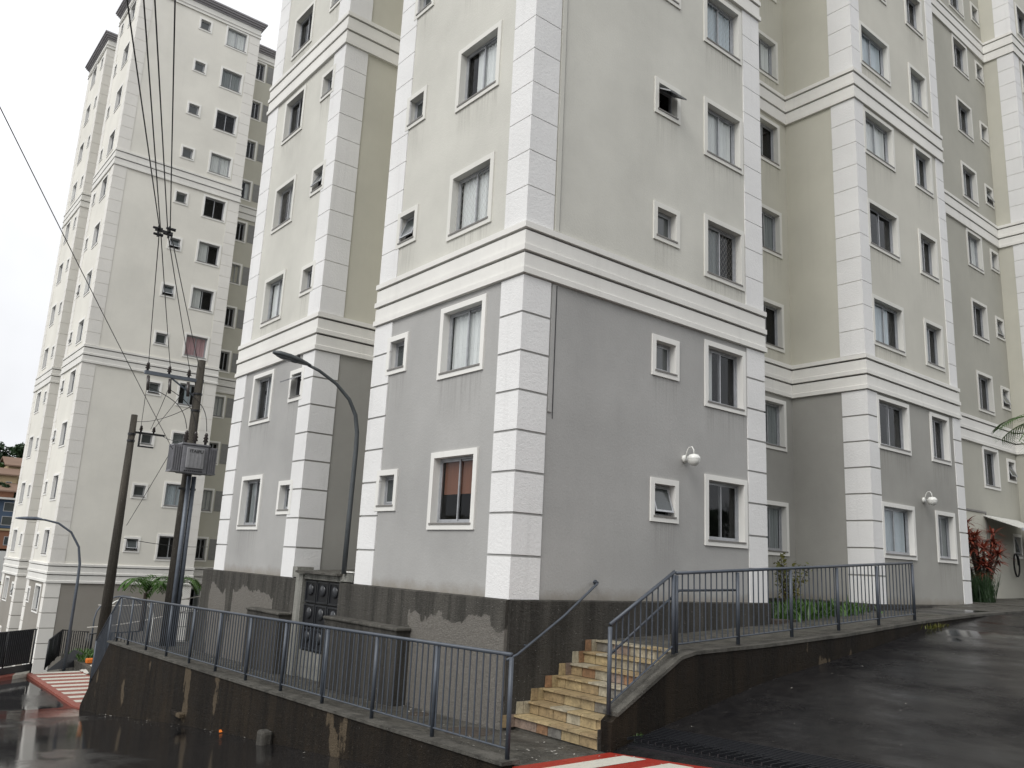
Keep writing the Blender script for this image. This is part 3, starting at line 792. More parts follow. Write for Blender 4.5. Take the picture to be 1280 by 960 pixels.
lr2 = thing('railing', 'short steep blue grey railing going down steps at the far end of the sidewalk', 'railing')
rail_run(lr2, [(-1.45, 15.36, wz(15.3)+.05), (-1.43, 17.4, -3.52)], [.9, 2.4], 1.22)
# far end steps below the sidewalk
sf = thing('staircase', 'narrow concrete steps at the far end of the left sidewalk', 'stairs', (-1.4, 15.6, 0))
for k in range(9):
    MB().box(.0, k*.25, -4.6, 1.3, (k+1)*.25, -2.2-.235*(k+1)+.0).build('step', M['walk'], sf)
rr = thing('railing', 'blue grey railing along the raised right sidewalk and down beside the tiled stairs', 'railing')
rail_run(rr, [(1.62, -1.9, -.62), (9.03, -1.9, -.20)], [0, 1.5, 3.0, 4.5, 5.95, 7.42], 1.13)
rail_run(rr, [(.24, -1.9, -1.36), (1.58, -1.9, -.62)], [0.0, 1.5], 1.15)
MB().tube([(.27, -1.845, -.63), (1.75, -1.845, .26), (3.15, -1.845, .29)], .019, 8).build('handrail', M['rail'], rr, True)
hr = thing('handrail', 'single grey handrail fixed to the dark plinth wall over the stairs', 'handrail')
MB().tube([(-.12, -.16, -.86), (.08, -.16, -.79), (1.0, -.16, -.24), (1.72, -.16, .27), (1.78, -.12, .29), (1.78, -.05, .29)], .021, 8).build('rail_tube', M['rail'], hr, True)
for x_, z_ in ((.3, -.67), (1.74, .30)):
    MB().tube([(x_, -.16, z_), (x_, -.055, z_)], .014, 6).build('bracket', M['rail'], hr)
mb = MB(); mb.tube([(1.78, -.075, .29), (1.78, -.056, .29)], .045, 12); mb.build('wall_plate', M['rail'], hr)

# ------------------------------------------------------------------ crossings, grating, kerbs
cr = MB()
def slab(mb, x0, x1, y0, y1, zf, dz):
    mb.hexa([(x0, y0, zf(y0)-.25), (x1, y0, zf(y0)-.25), (x1, y1, zf(y1)-.25), (x0, y1, zf(y1)-.25)], [(x0, y0, zf(y0)+dz), (x1, y0, zf(y0)+dz), (x1, y1, zf(y1)+dz), (x0, y1, zf(y1)+dz)])
nz_ = lambda y: lerp_table(y, [(-9, -1.05), (-4.5, -1.62), (-1.97, -1.815)])
slab(cr, -1.45, .33, -4.5, -1.975, nz_, 0); slab(cr, -1.45, .33, -9, -4.5, nz_, 0)
struct(cr.build('crossing', M['red']))
mb = MB(); yv = -2.28
while yv > -8.3:
    a = [(-1.28, yv), (.14, yv), (.14, yv-.38), (-1.28, yv-.38)]
    mb.add([(x, y, nz_(y)+.004) for x, y in a][::-1], [(0, 1, 2, 3)]); yv -= .74
struct(mb.build('crossing_stripes', M['whitepaint']))
# far crossing over the lower driveway
fc = MB(); fz = lambda y: lerp_table(y, [(17.7, -4.21), (18.6, -4.29), (26.3, -4.32)])
slab(fc, -1.5, .4, 17.75, 18.6, fz, 0); slab(fc, -1.5, .4, 18.6, 26.3, fz, 0)
struct(fc.build('crossing', M['redfaded']))
mb = MB(); yv = 18.35
while yv < 26:
    mb.add([(x, y, fz(y)+.004) for x, y in ((-1.3, yv), (.32, yv), (.32, yv+.42), (-1.3, yv+.42))], [(0, 1, 2, 3)]); yv += .84
struct(mb.build('crossing_stripes', M['whitepaint']))
gr = thing('drain_grating', 'black steel drain grating across the foot of the ramp beside the red crossing', 'drain grating', (.4, -1.7, 0))
gz = lambda x, y: max(ground(x, y), -3)+.02
mb = MB()
NB = 14
for k in range(NB):
    x = .02+k*.052
    ysg = [-.38-.5*i for i in range(0, 9)]
    for y0, y1 in zip(ysg, ysg[1:]):
        za, zb = gz(.4+x, -1.7+y0), gz(.4+x, -1.7+y1)
        mb.hexa([(x, y1, zb-.04), (x+.024, y1, zb-.04), (x+.024, y0, za-.04), (x, y0, za-.04)], [(x, y1, zb+.012), (x+.024, y1, zb+.012), (x+.024, y0, za+.012), (x, y0, za+.012)])
stuff(mb.build('grating_bars', M['darkmetal'], gr))
mb = MB()
for k in range(34):
    y0 = -.4-k*.12; za = gz(.8, -1.7+y0); mb.box(.0, y0-.008, za-.03, .74, y0+.008, za+.006)
mb.build('grating_frame', M['darkmetal'], gr)
# kerb at the far bend and fences
kb = MB(); kpts = [(-1.5, 26.0), (-2.6, 25.0), (-4.2, 23.6), (-7, 21.5), (-12, 18.5)]
for i, ((xa, ya), (xb, yb)) in enumerate(zip(kpts, kpts[1:])):
    for q in range(2):
        t0, t1 = q/2, (q+1)/2; kb.cur = (i*2+q) % 2
        p0 = (xa+(xb-xa)*t0, ya+(yb-ya)*t0); p1 = (xa+(xb-xa)*t1, ya+(yb-ya)*t1)
        kb.hexa([(p0[0], p0[1], -4.7), (p0[0]+.15, p0[1]+.45, -4.7), (p1[0]+.15, p1[1]+.45, -4.7), (p1[0], p1[1], -4.7)][::-1],
                [(p0[0], p0[1], -4.28), (p0[0]+.15, p0[1]+.45, -4.26), (p1[0]+.15, p1[1]+.45, -4.26), (p1[0], p1[1], -4.28)][::-1])
struct(kb.build('kerb', [M['whitepaint'], M['redfaded']]))
f1 = thing('fence', 'dark metal fence on a black base at the far street bend, leftmost', 'fence')
mb = MB()
fp = [(-1.35, 26.5), (-2.5, 25.45), (-4.1, 24.05), (-6.9, 21.95)]
for (xa, ya), (xb, yb) in zip(fp, fp[1:]): mb.hexa([(xa, ya, -4.6), (xb, yb, -4.6), (xb+.1, yb+.15, -4.6), (xa+.1, ya+.15, -4.6)], [(xa, ya, -4.02), (xb, yb, -4.02), (xb+.1, yb+.15, -4.02), (xa+.1, ya+.15, -4.02)])
mb.build('base_wall', M['darkmetal'], f1)
rail_run(f1, [(x+.05, y+.08, -4.02) for x, y in fp], [0.05, 1.5, 3.0, 4.5, 6.0, 7.1], 1.25, bar=.10, mat=M['darkmetal'], foot=.05, bar_r=.036)
f2 = thing('fence', 'dark metal fence with peaked corner in front of the far tower entrance', 'fence')
mb = MB(); mb.add([(-.7, 26.9, -4.35), (1.7, 28.6, -4.35), (.45, 28.2, -3.75), (-.6, 27.1, -4.35), (1.8, 28.9, -4.35), (.55, 28.4, -3.75)], [(0, 1, 2), (5, 4, 3), (0, 2, 5, 3), (1, 4, 5, 2)]); mb.build('base_wall', M['darkmetal'], f2)
rail_run(f2, [(-.62, 27.6, -4.4), (.67, 31.7, -4.4), (1.5, 30.6, -4.4)], [.02, 1.4, 2.8, 4.25, 5.6], 1.12, bar=.11, mat=M['darkmetal'], foot=.05, bar_r=.02)
f3 = thing('fence', 'low dark fence beside the entrance arch of the far tower', 'fence')
rail_run(f3, [(1.5, 30.5, -4.3), (3.8, 31.3, -4.3)], [.02, 1.1, 2.3], .95, bar=.18, mat=M['darkmetal'], foot=.05, bar_r=.02)
# landing with grass between the buildings
mb = MB(); mb.box(.45, 20.5, -5, 9, 30.2, -4.1); struct(mb.build('pavement', M['walk']))
exec_later = []

# ------------------------------------------------------------------ poles, wires, lamps
GP = 'utility poles between the buildings'
p1 = thing('utility_pole', 'tall round utility pole carrying the transformer, with grey conduits down its side', 'utility pole', (-.38, 14.45, -2.16))
MB().tube([(0, 0, 0), (0, 0, 8.15)], [.16, .11], 14).build('shaft', M['poleconc'], p1, True)
mb = MB()
for a in ((-.03, -.20), (.12, -.16)): mb.tube([(a[0]+.06, a[1], 0), (a[0]+.04, a[1]+.01, 4.70)], .066, 8)
mb.build('conduit', M['conduit'], p1, True)
mb = MB(); mb.box(-1.55, -.05, 7.47, .12, .05, 7.57); mb.build('crossarm', M['conduit'], p1)
MB().tube([(-.85, 0, 7.5), (-.1, 0, 7.05)], .025, 6).build('brace', M['conduit'], p1)
insm = MB().lathe([(0, 0), (.035, 0), (.035, .06), (.075, .07), (.04, .12), (.07, .13), (.035, .18), (.05, .19), (.03, .24), (0, .25)], 10).mesh('insulator', M['porcelain'], True)
for x in (-1.48, -.88, -.32): inst('insulator', insm, p1, (x, 0, 7.57))
cut = MB(); cut.tube([(0, 0, 0), (.02, -.05, -.42)], .045, 8); cutm = cut.mesh('fuse_cutout', M['porcelain'], True)
for x in (-1.45, -.85, -.33): inst('fuse_cutout', cutm, p1, (x, -.06, 7.42))
mb = MB()
for z in (6.6, 7.1, 5.2): mb.tube([(0, 0, z), (0, 0, z+.05)], .135, 14)
mb.build('clamp_band', M['darkmetal'], p1)
for z in (4.3, 5.0): MB().box(-.24, -.18, z, .24, -.12, z+.06).build('bracket', M['darkmetal'], p1)

tf = thing('transformer', 'grey pole mounted transformer with ribbed radiators and lettered front panel', 'transformer', (-.43, 14.03, 2.58))
bevel(MB().box(-.38, -.24, 0, .38, .22, .80).build('tank', M['trafo'], tf), .04, 2)
bevel(MB().box(-.40, -.26, .80, .40, .24, .85).build('lid', M['trafo'], tf), .01)
bevel(MB().box(-.26, -.31, .14, .24, -.241, .72).build('front_panel', M['trafolid'], tf), .02)
mb = MB()
for k in range(4): mb.box(-.2+k*.11, -.322, .2, -.17+k*.11, -.3101, .56)
mb.build('panel_rib', M['trafolid'], tf)
for sx in (-1, 1):
    mb = MB()
    for k in range(6):
        y = -.2+k*.075; mb.box(min(sx*.385, sx*.62), y, .06, max(sx*.385, sx*.62), y+.028, .74)
    for k in range(4):
        x0 = sx*(.40+k*.062); mb.box(min(x0, x0+sx*.022), -.235, .06, max(x0, x0+sx*.022), -.201, .74)
    mb.box(min(sx*.39, sx*.63), -.22, .74, max(sx*.39, sx*.63), .2, .79); mb.box(min(sx*.39, sx*.63), -.22, .02, max(sx*.39, sx*.63), .2, .06)
    mb.build('radiator', M['trafo'] if sx > 0 else M['trafo'], tf)
for x in (-.26, .0, .30): 
    b = inst('bushing', insm, tf, (x, -.05, .85)); b.scale = (1.1, 1.1, 1.5)
def text(s, size, name, mat, parent, loc, rx, rz=0, ex=.004):
    cu = bpy.data.curves.new(name, 'FONT'); cu.body = s; cu.size = size; cu.extrude = ex; cu.align_x = 'CENTER'
    tmp = bpy.data.objects.new(name, cu); COL.objects.link(tmp)
    dg = bpy.context.evaluated_depsgraph_get(); me = bpy.data.meshes.new_from_object(tmp.evaluated_get(dg))
    bpy.data.objects.remove(tmp); bpy.data.curves.remove(cu)
    me.materials.clear(); me.materials.append(mat)
    o = inst(name, me, parent, loc); o.rotation_euler = (rx, 0, rz); return o
text('ITAIPU', .13, 'lettering', M['black'], tf, (0, -.317, .58), R(90))
mb = MB()
for k in range(9): mb.box(-.27+k*.058, -.245, .05, -.27+k*.058+.04, -.2405, .085)
mb.build('lettering', M['black'], tf)

p2 = thing('utility_pole', 'shorter leaning looking concrete pole at left with two small insulators', 'utility pole', (-.12, 22.0, -4.3))
p2['label'] = 'shorter weathered concrete pole left of the transformer pole, a small bracket near its top'
MB().tube([(0, 0, 0), (0, 0, 9.5)], [.20, .11], 14).build('shaft', M['poleconc'], p2, True)
mb = MB(); mb.box(.1, -.05, 8.83, 1.15, .03, 8.90); mb.build('crossarm', M['darkmetal'], p2)
MB().box(.25, -.05, 8.35, .31, .02, 8.85).box(.31, -.05, 8.35, .8, .02, 8.40).build('brace', M['darkmetal'], p2)
for x in (.3, .75): inst('insulator', insm, p2, (x, 0, 8.90))
mb = MB()
for z in (8.5, 8.75, 5.5): mb.tube([(0, 0, z), (0, 0, z+.07)], .135, 14)
mb.build('clamp_band', M['darkmetal'], p2)

def catenary(a, b, sag, n=14):
    a, b = Vector(a), Vector(b)
    return [a.lerp(b, k/n)-Vector((0, 0, 4*sag*(k/n)*(1-k/n))) for k in range(n+1)]
def wire(label, a, b, sag, r=.012, grp='overhead wires at the poles', name='overhead_wire', mat=None):
    o = MB().tube(catenary(a, b, sag), r, 5).build(name, mat or M['black']); return tag(o, label, 'wire', grp)
tops = [(-1.86, 14.45, 5.66), (-1.26, 14.45, 5.66), (-.70, 14.45, 5.66), (-.45, 14.4, 5.75)]
# through the spacer, then on over the street past the viewer
SP = Vector((-4.45, 4.76, 6.02))
ends = [(-10.55, -12, 6.55), (-10.15, -12, 6.85), (-10.05, -12, 6.90), (-9.55, -12, 7.05)]
spp = [(-4.52, 4.76, 6.05), (-4.49, 4.76, 5.98), (-4.37, 4.76, 6.0), (-4.34, 4.76, 6.08)]
nm = ['from the left end of the crossarm', 'from the middle of the crossarm', 'from the right insulator of the crossarm', 'from the top of the transformer pole']
for k in range(4):
    a = Vector(tops[k]); m_ = Vector(spp[k]); d_ = ends[k]
    o = MB().tube(catenary(a, m_, .02, 6)+catenary(m_, d_, .02, 8)[1:], .0095, 5).build('overhead_wire', M['black'])
    tag(o, 'black overhead wire rising '+nm[k]+' through the spacer', 'wire', 'overhead wires')
sp_ = thing('wire_spacer', 'dark cable spacer clamped on the overhead wires in front of the tower', 'cable spacer', tuple(SP))
MB().box(-.14, -.02, -.02, .16, .02, .02).box(-.10, -.02, -.12, -.07, .02, .08).box(.08, -.02, -.1, .11, .02, .12).build('spacer_bar', M['black'], sp_)
for x, z in ((-.08, .03), (-.06, -.08), (.1, -.03), (.14, .08)):
    MB().tube([(x-.1, 0, z), (x+.06, 0, z)], [.022, .03], 8).build('spacer_clamp', M['black'], sp_)
wire('thin single wire crossing the sky and the tower from upper left down to the transformer', (-10.2, -2.3, 8.0), (-1.05, 13.9, 3.22), .08, .008)
wire('slack black service wire between the two poles, upper', (-.05, 21.9, 4.95), (-.5, 14.4, 4.6), .15, .01)
wire('slack black service wire between the two poles, lower', (.9, 21.9, 4.55), (-.5, 14.4, 3.6), .10, .01)
wire('diagonal wire from the short pole up to the left end of the crossarm', (.15, 21.95, 4.75), (-1.83, 14.4, 5.0), .05, .009)
wire('diagonal wire from the short pole up to the middle of the crossarm', (.5, 21.95, 4.75), (-1.23, 14.4, 5.0), .05, .009)
wire('diagonal wire from the short pole up to the right of the crossarm', (.62, 21.95, 4.8), (-.75, 14.4, 5.1), .05, .009)
wire('wire sloping from the side of the short pole up to the transformer', (.1, 21.8, 1.2), (-1.05, 13.9, 3.22), .02, .009)
wire('level wire from the short pole behind the transformer to the tower corner', (.1, 21.9, .75), (6.0, 30, .6), .1, .012)
for (x0, xe, lab) in ((-1.83, -.70, 'left'), (-1.2, -.43, 'middle'), (-.7, -.13, 'right')):
    A = Vector((x0, 14.35, 4.95)); B = Vector((xe, 14.0, 3.85)); pts_ = []
    for k in range(11):
        q = k/10; p = A.lerp(B, q); p.x += .28*math.sin(q*math.pi)*(1 if lab == 'left' else .6); p.z += .12*math.sin(q*math.pi); pts_.append(p)
    tag(MB().tube(pts_, .011, 5).build('jumper_wire', M['black']), lab+' jumper wire curving from the crossarm down to a transformer bushing', 'wire', 'jumper wires')

# near street lamp on the niche roof
l1 = thing('street_lamp', 'large curved arm street lamp rising beside the near block above the meter niche', 'street lamp', (-.09, 5.1, .17))
arm = [(0, 0, 0), (.01, 0, 1.2), (.03, 0, 2.5), (.02, 0, 2.85), (-.05, 0, 3.2), (-.22, 0, 3.5), (-.55, 0, 3.78), (-.95, 0, 3.98), (-1.2, 0, 4.05)]
MB().tube(arm, [.05, .05, .048, .045, .042, .038, .035, .032, .03], 12).build('pole', M['lampmetal'], l1, True)
mb = MB(); n = 9; prof = [(-1.15, .035, .03), (-1.25, .075, .05), (-1.4, .12, .07), (-1.62, .145, .085), (-1.82, .12, .075), (-1.95, .05, .04)]
def head(mb, prof, z0, slope, zb=None):
    o = len(mb.v); n = 14
    for x, ry, rz in prof:
        zc = z0+(x-prof[0][0])*slope
        for k in range(n):
            w = 2*math.pi*k/n; zz = math.sin(w)*rz
            mb.v.append((x, math.cos(w)*ry, zc+(zz if zz > 0 else zz*.55)))
    for i in range(len(prof)-1):
        for k in range(n): mb.f.append((o+i*n+k, o+i*n+(k+1) % n, o+(i+1)*n+(k+1) % n, o+(i+1)*n+k)); mb.mi.append(0)
    mb.f.append(tuple(o+k for k in range(n))); mb.mi.append(0); e = o+(len(prof)-1)*n; mb.f.append(tuple(e+k for k in range(n))); mb.mi.append(0)
head(mb, prof, 4.05, -.14); mb.build('lamp_head', M['lampmetal'], l1, True)
mb = MB(); head(mb, [(-1.45, .07, .02), (-1.6, .10, .05), (-1.75, .095, .05), (-1.86, .05, .02)], 4.055, -.14); mb.build('lamp_lens', M['lens'], l1, True)
MB().tube([(-1.42, 0, 4.14), (-1.42, 0, 4.22)], .03, 10).build('photocell', M['black'], l1)
l2 = thing('street_lamp', 'distant thin curved street lamp in front of the far tower at left', 'street lamp', (-.15, 26.6, -4.4))
arm = [(0, 0, 0), (0, 0, 3.4), (-.02, 0, 4.1), (-.15, 0, 4.75), (-.5, 0, 5.3), (-1.0, 0, 5.62), (-1.5, 0, 5.72), (-1.7, 0, 5.72)]
MB().tube(arm, [.06, .055, .05, .045, .042, .04, .038, .035], 10).build('pole', M['conduit'], l2, True)
mb = MB(); head(mb, [(-1.6, .06, .05), (-1.8, .13, .09), (-2.1, .15, .09), (-2.4, .1, .06), (-2.5, .04, .03)], 5.73, .02); mb.build('lamp_head', M['conduit'], l2, True)

# wall lamps
wl_m = {}
def wall_lamp(x, y, z, label):
    r = thing('wall_lamp', label, 'wall lamp', (x, y, z), 0, 'white globe wall lamps')
    r_ = wl_m
    if not r_:
        a = MB(); a.tube([(0, 0, 0), (0, -.045, 0)], .075, 16); r_['mount'] = a.mesh('mount', M['lampwhite'], True)
        b = MB(); b.tube([(0, -.04, 0), (0, -.07, .14), (0.0, -.12, .21), (0.0, -.19, .22), (0.0, -.23, .16), (0, -.235, .08)], .012, 8); r_['arm'] = b.mesh('arm', M['lampwhite'], True)
        c = MB(); c.lathe([(0, -.125), (.06, -.115), (.105, -.07), (.12, -.02), (.12, 0.0), (.122, .004), (.122, .03), (.11, .05), (.085, .085), (.03, .10), (0, .10)], 18, (0, -.235, -.02)); r_['globe'] = c.mesh('globe', M['lampwhite'], True)
    for k, m_ in r_.items(): inst(k, m_, r)
wall_lamp(4.13, -.001, 2.62, 'white globe wall lamp over the windows of the nearest block')
wall_lamp(14.12, .099, 2.68, 'white globe wall lamp between windows of the right hand block')

# ------------------------------------------------------------------ plants
def leaf_blob(mb, c, r, n, size, rg, squash=.8, shell=.55):
    for _ in range(n):
        d = Vector((rg.gauss(0, 1), rg.gauss(0, 1), rg.gauss(0, 1))).normalized()*r*(shell+(1-shell)*rg.random())
        p = Vector(c)+Vector((d.x, d.y, d.z*squash))
        a = Vector((rg.uniform(-1, 1), rg.uniform(-1, 1), rg.uniform(-.6, .6))).normalized(); b = a.cross(Vector((rg.uniform(-1, 1), rg.uniform(-1, 1), rg.uniform(-1, 1)))).normalized()
        s = size*rg.uniform(.6, 1.3)
        mb.add([p-a*s, p+b*s*.45, p+a*s, p-b*s*.45], [(0, 1, 2, 3)])
def blade(mb, base, d, L, w, droop, n=5):
    d = Vector(d).normalized(); side = d.cross(Vector((0, 0, 1)))
    side = side.normalized() if side.length > .05 else Vector((1, 0, 0)); p = Vector(base); vs = []
    for k in range(n+1):
        q = k/n; ww = w*(math.sin(min(1, q*1.6+.25)*math.pi/2))*(1-q**2.2)+.0005
        vs += [p-side*ww, p+side*ww]; p = p+d*(L/n); d = (d+Vector((0, 0, -droop/n))).normalized()
    mb.add(vs, [(2*k, 2*k+1, 2*k+3, 2*k+2) for k in range(n)])
def rosette(mb, c, n, L, w, rg, up=.5, droop=.9, lo=-.3):
    for k in range(n):
        a = rg.uniform(0, 2*math.pi); e = rg.uniform(lo, up)
        blade(mb, c, (math.cos(a), math.sin(a), e+.25), L*rg.uniform(.7, 1.15), w, droop*rg.uniform(.5, 1.3))
def frond(mb, base, d, L, rg, nl=18, lw=.018, ll=.4, droop=1.1):
    d = Vector(d).normalized(); p = Vector(base); pts = [p.copy()]
    for k in range(nl):
        q = k/nl; p = p+d*(L/nl); d = (d+Vector((0, 0, -droop/nl))).normalized(); pts.append(p.copy())
        side = d.cross(Vector((0, 0, 1))).normalized()
        for s in (-1, 1):
            l = ll*(math.sin(math.pi*(.15+.8*q)))+.05
            blade(mb, p, (side*s+d*.7+Vector((0, 0, .15))), l, lw, .9, 3)
    mb.tube(pts, .012, 4)
rg = random.Random(3)
co = thing('cordyline_plant', 'red leaved cordyline shrub by the wing wall at the top of the ramp', 'shrub', (19.2, .75, .08))
stems = []
for k in range(15):
    a = rg.uniform(0, 6.28); r = rg.uniform(.15, 1.15); h = rg.uniform(.95, 2.1); h = 2.35 if k == 0 else h
    stems.append((r*math.cos(a)*.9, r*math.sin(a)*.55, h)); 
for (x, y, h) in stems: MB().tube([(x*.15, y*.15, 0), (x*.5, y*.5, h*.5), (x, y, h)], [.05, .038, .025], 6).build('stem', M['bark'], co, True)
for (x, y, h) in stems:
    mb = MB(); rosette(mb, (x, y, h), 44, .46, .030, rg, .9, .8, -.5); 
    rosette(mb, (x*.9, y*.9, h-.22), 24, .42, .030, rg, .3, 1.0, -.6); mb.build('leaf_rosette', M['leafred'], co)
gt = MB()
for k in range(420):
    a = rg.uniform(0, 6.28); r = .42*math.sqrt(rg.random()); blade(gt, (r*math.cos(a), r*math.sin(a)*.8, 0), (rg.uniform(-.35, .35), rg.uniform(-.35, .35), 1), rg.uniform(.5, 1.0), .012, .35, 3)
tag(gt.build('grass_clump', M['leafdark'], None, loc=(18.0, .35, .05)), 'dark green grass clump at the corner of the right block beside the red shrub', 'plant')
# planter shrub and ground cover behind the right railing
sh = thing('shrub', 'sparse olive leaved shrub behind the right railing', 'shrub', (8.7, .75, -.33))
for k in range(9):
    a = rg.uniform(0, 6.28); x, y, h = .45*math.cos(a)*rg.random(), .4*math.sin(a)*rg.random(), rg.uniform(.8, 1.35)
    MB().tube([(x*.2, y*.2, 0), (x*.6, y*.6, h*.6), (x*1.2, y*1.2, h)], [.018, .013, .007], 5).build('stem', M['bark'], sh)
    mb = MB()
    for q in range(7):
        t_ = .35+.65*q/6; leaf_blob(mb, (x*1.15*t_, y*1.15*t_, h*t_), .15, 9, .05, rg, 1, .2)
    mb.build('foliage', M['leafolive'], sh)
gc = MB()
for k in range(1500):
    x = rg.uniform(7.4, 11.0); y = rg.gauss(.35, .3); 
    if y < -.35 or y > 1.6: continue
    if noise.noise(Vector((x*1.7, y*2.2, 5))) < -.12 or (x > 10 and rg.random() < .6): continue
    p = Vector((x, y, rz_(x)))
    blade(gc, p, (rg.uniform(-.6, .6), rg.uniform(-.6, .6), 1), rg.uniform(.12, .46)*(1 if x < 10 else .6), rg.uniform(.02, .045), 1.1, 3)
stuff(gc.build('ground_cover', M['leaf']))
mb = MB(); mb.box(6.83, -.15, -.6, 11.3, 2.14, -.33); stuff(mb.build('planter_soil', M['soil']))
w_ = MB()
for k in range(60): blade(w_, (rg.gauss(.72, .05), -2.06+rg.gauss(0, .03), -1.72), (rg.uniform(-.6, .6), rg.uniform(-.6, .4), 1), rg.uniform(.06, .14), .012, .8, 3)
tag(w_.build('weed', M['leaf']), 'small green weed at the foot of the ramp wall by the grating', 'plant')
w_ = MB()
for k in range(90): blade(w_, (9.6+rg.gauss(0, .3), -2.07+rg.gauss(0, .04), -.36), (rg.uniform(-.6, .6), rg.uniform(-.6, .4), 1), rg.uniform(.06, .16), .012, .8, 3)
tag(w_.build('weed', M['leafolive']), 'patch of yellow green weeds at the foot of the ramp wall near the railing end', 'plant')
# palm whose fronds reach in from the right edge
pm = thing('palm_tree', 'palm with drooping fronds reaching in from the right edge before the wing', 'palm tree', (13.85, -3.35, 0.02))
MB().tube([(0, 0, 0), (.03, 0, 2.2), (0, 0, 4.3)], [.13, .1, .09], 10).build('trunk', M['bark'], pm, True)
for d in ((-1, .45, .35), (-.75, .8, .75), (-.4, -1, .5), (.8, .6, .5), (1, -.3, .4), (.1, 1, .6), (-.9, -.3, .9), (.4, -.8, .9), (-.95, .15, .05)):
    mb = MB(); frond(mb, (0, 0, 4.3), d, 1.5, rg, 20, .014, .8, 1.5); mb.build('frond', M['leaf'], pm)
# palms behind the left railing
for (px, py, pz, h, lab, lm) in ((.35, 19.3, -2.2, 2.4, 'lime green palm behind the far end of the left railing, left one of the pair', 'leaflime'), (1.2, 19.0, -2.2, 2.5, 'dark green palm beside the transformer pole, right one of the pair', 'leaf')):
    q = thing('palm_plant', lab, 'palm', (px, py, pz), 0)
    MB().tube([(0, 0, 0), (0, 0, h*.5)], [.09, .06], 8).build('trunk', M['bark'], q, True)
    for k in range(13):
        a = k*6.28/13+rg.uniform(-.2, .2); mb = MB(); frond(mb, (0, 0, h*.5), (math.cos(a), math.sin(a), rg.uniform(1.8, 5)), rg.uniform(1.0, 1.5), rg, 14, .035, .34, 3.6); mb.build('frond', M[lm], q)
pw = thing('planter_wall', 'grey sloping planter wall behind the far end of the left railing', 'wall', (0, 16.9, 0))
MB().prism_x([(0, -4.5), (0, -2.55), (.25, -2.45), (5, -3.0), (5, -4.5)], -.05, 3.0).build('wall_face', M['curb'], pw)
gf = MB()
for k in range(700): blade(gf, (rg.uniform(.5, 3.4), rg.uniform(27, 29.8), -4.1), (rg.uniform(-.6, .6), rg.uniform(-.6, .6), 1), rg.uniform(.15, .4), .04, .7, 3)
stuff(gf.build('grass', M['leaf']))

# things around the far tower entrance
ar = thing('entrance_arch', 'white steel arch canopy at the entrance of the far tower behind the poles', 'canopy', (1.9, 30.5, -4.3))
for y0 in (0, 1.2):
    pts_ = [(0, y0, 0), (0, y0, 1.5)]+[(1.1-1.1*math.cos(q*math.pi/10), y0, 1.5+1.0*math.sin(q*math.pi/10)) for q in range(1, 10)]+[(2.2, y0, 1.5), (2.2, y0, 0)]
    MB().tube(pts_, .032, 8).build('arch_tube', M['lampwhite'] if y0 == 0 else M['conduit'], ar, True)
wire('pale drooping service cable from behind the short pole to the near block', (.9, 28.5, -2.9), (2.0, 13.1, -.35), .25, .02, None, 'service_cable', M['ropecol'])
wire('second pale service cable above the palms running to the near block', (1.2, 28.5, -2.0), (2.2, 13.1, -.1), .3, .018, None, 'service_cable', M['ropecol'])
tag(bevel(MB().box(0, 0, 0, .28, .28, .18).build('crate', M['orange'], None, loc=(.62, 26.6, -4.1)), .03), 'small orange box on the grass behind the short pole', 'box')
cvr = MB(); n = 12
for j in range(n+1):
    for i in range(n+1):
        u, v = i/n, j/n; x = u*1.5; y = v*1.1
        z = .38*math.sin(math.pi*min(1, u*1.1))*(.4+.6*math.sin(math.pi*v))+.05*noise.noise(Vector((u*5, v*5, 1)))
        cvr.v.append((x, y, z))
for j in range(n):
    for i in range(n): cvr.f.append((j*(n+1)+i, j*(n+1)+i+1, (j+1)*(n+1)+i+1, (j+1)*(n+1)+i))
tag(cvr.build('tarpaulin', M['ropecol'], None, True, (.35, 25.3, -4.3)), 'pale crumpled tarpaulin lying past the far red striped crossing', 'tarpaulin')
# gate between the near block and the planter
gt_ = thing('gate', 'small black and white barred gate beside the far corner of the near plinth', 'gate', (.25, 13.6, -2.1))
MB().tube([(0, 0, 0), (0, 0, 1.75)], .03, 8).tube([(1.3, .2, 0), (1.3, .2, 1.75)], .03, 8).tube([(0, 0, 1.72), (1.3, .2, 1.72)], .025, 8).build('gate_frame', M['darkmetal'], gt_)
for k in range(8): MB().box(.1+k*.15, .02+.022*k, .1, .14+k*.15, .035+.022*k, 1.7).build('bar', M['lampwhite'] if k % 3 == 1 else M['darkmetal'], gt_)

# right: door canopy and board
dc = thing('door_canopy', 'white sloping door canopy on the wing wall at the right edge', 'canopy', (21.4, 1.70, 0))
MB().hexa([(.5, -1.2, 2.42), (3.6, -1.2, 2.30), (3.6, -.01, 2.86), (.5, -.01, 2.86)], [(.5, -1.2, 2.45), (3.6, -1.2, 2.33), (3.6, -.01, 2.90), (.5, -.01, 2.90)]).build('canopy_sheet', M['lampwhite'], dc)
MB().box(.5, -1.22, 2.36, 3.6, -1.19, 2.46).build('gutter', M['alu'], dc)
bd = thing('notice_board', 'pale framed board fixed to the wing wall beside the door canopy', 'board', (20.3, 1.70, 0))
MB().box(.05, -.05, 1.1, 1.75, -.002, 2.95).build('board', M['khaki'], bd)
fr_ = MB(); frame_ring(fr_, 0, 1.05, 1.8, 3.0, .06, -.08, -.003); fr_.box(.06, -.075, 2.0, 1.74, -.052, 2.05); fr_.build('board_frame', M['sill'], bd)
ld = thing('garden_hose', 'coiled dark hose hanging on the wing wall under the canopy', 'hose', (24.3, 1.68, 1.3))
MB().tube([(.22*math.cos(k*.5), -.05-.002*k, .4*math.sin(k*.5)) for k in range(28)], .018, 6).build('hose_coil', M['black'], ld, True)

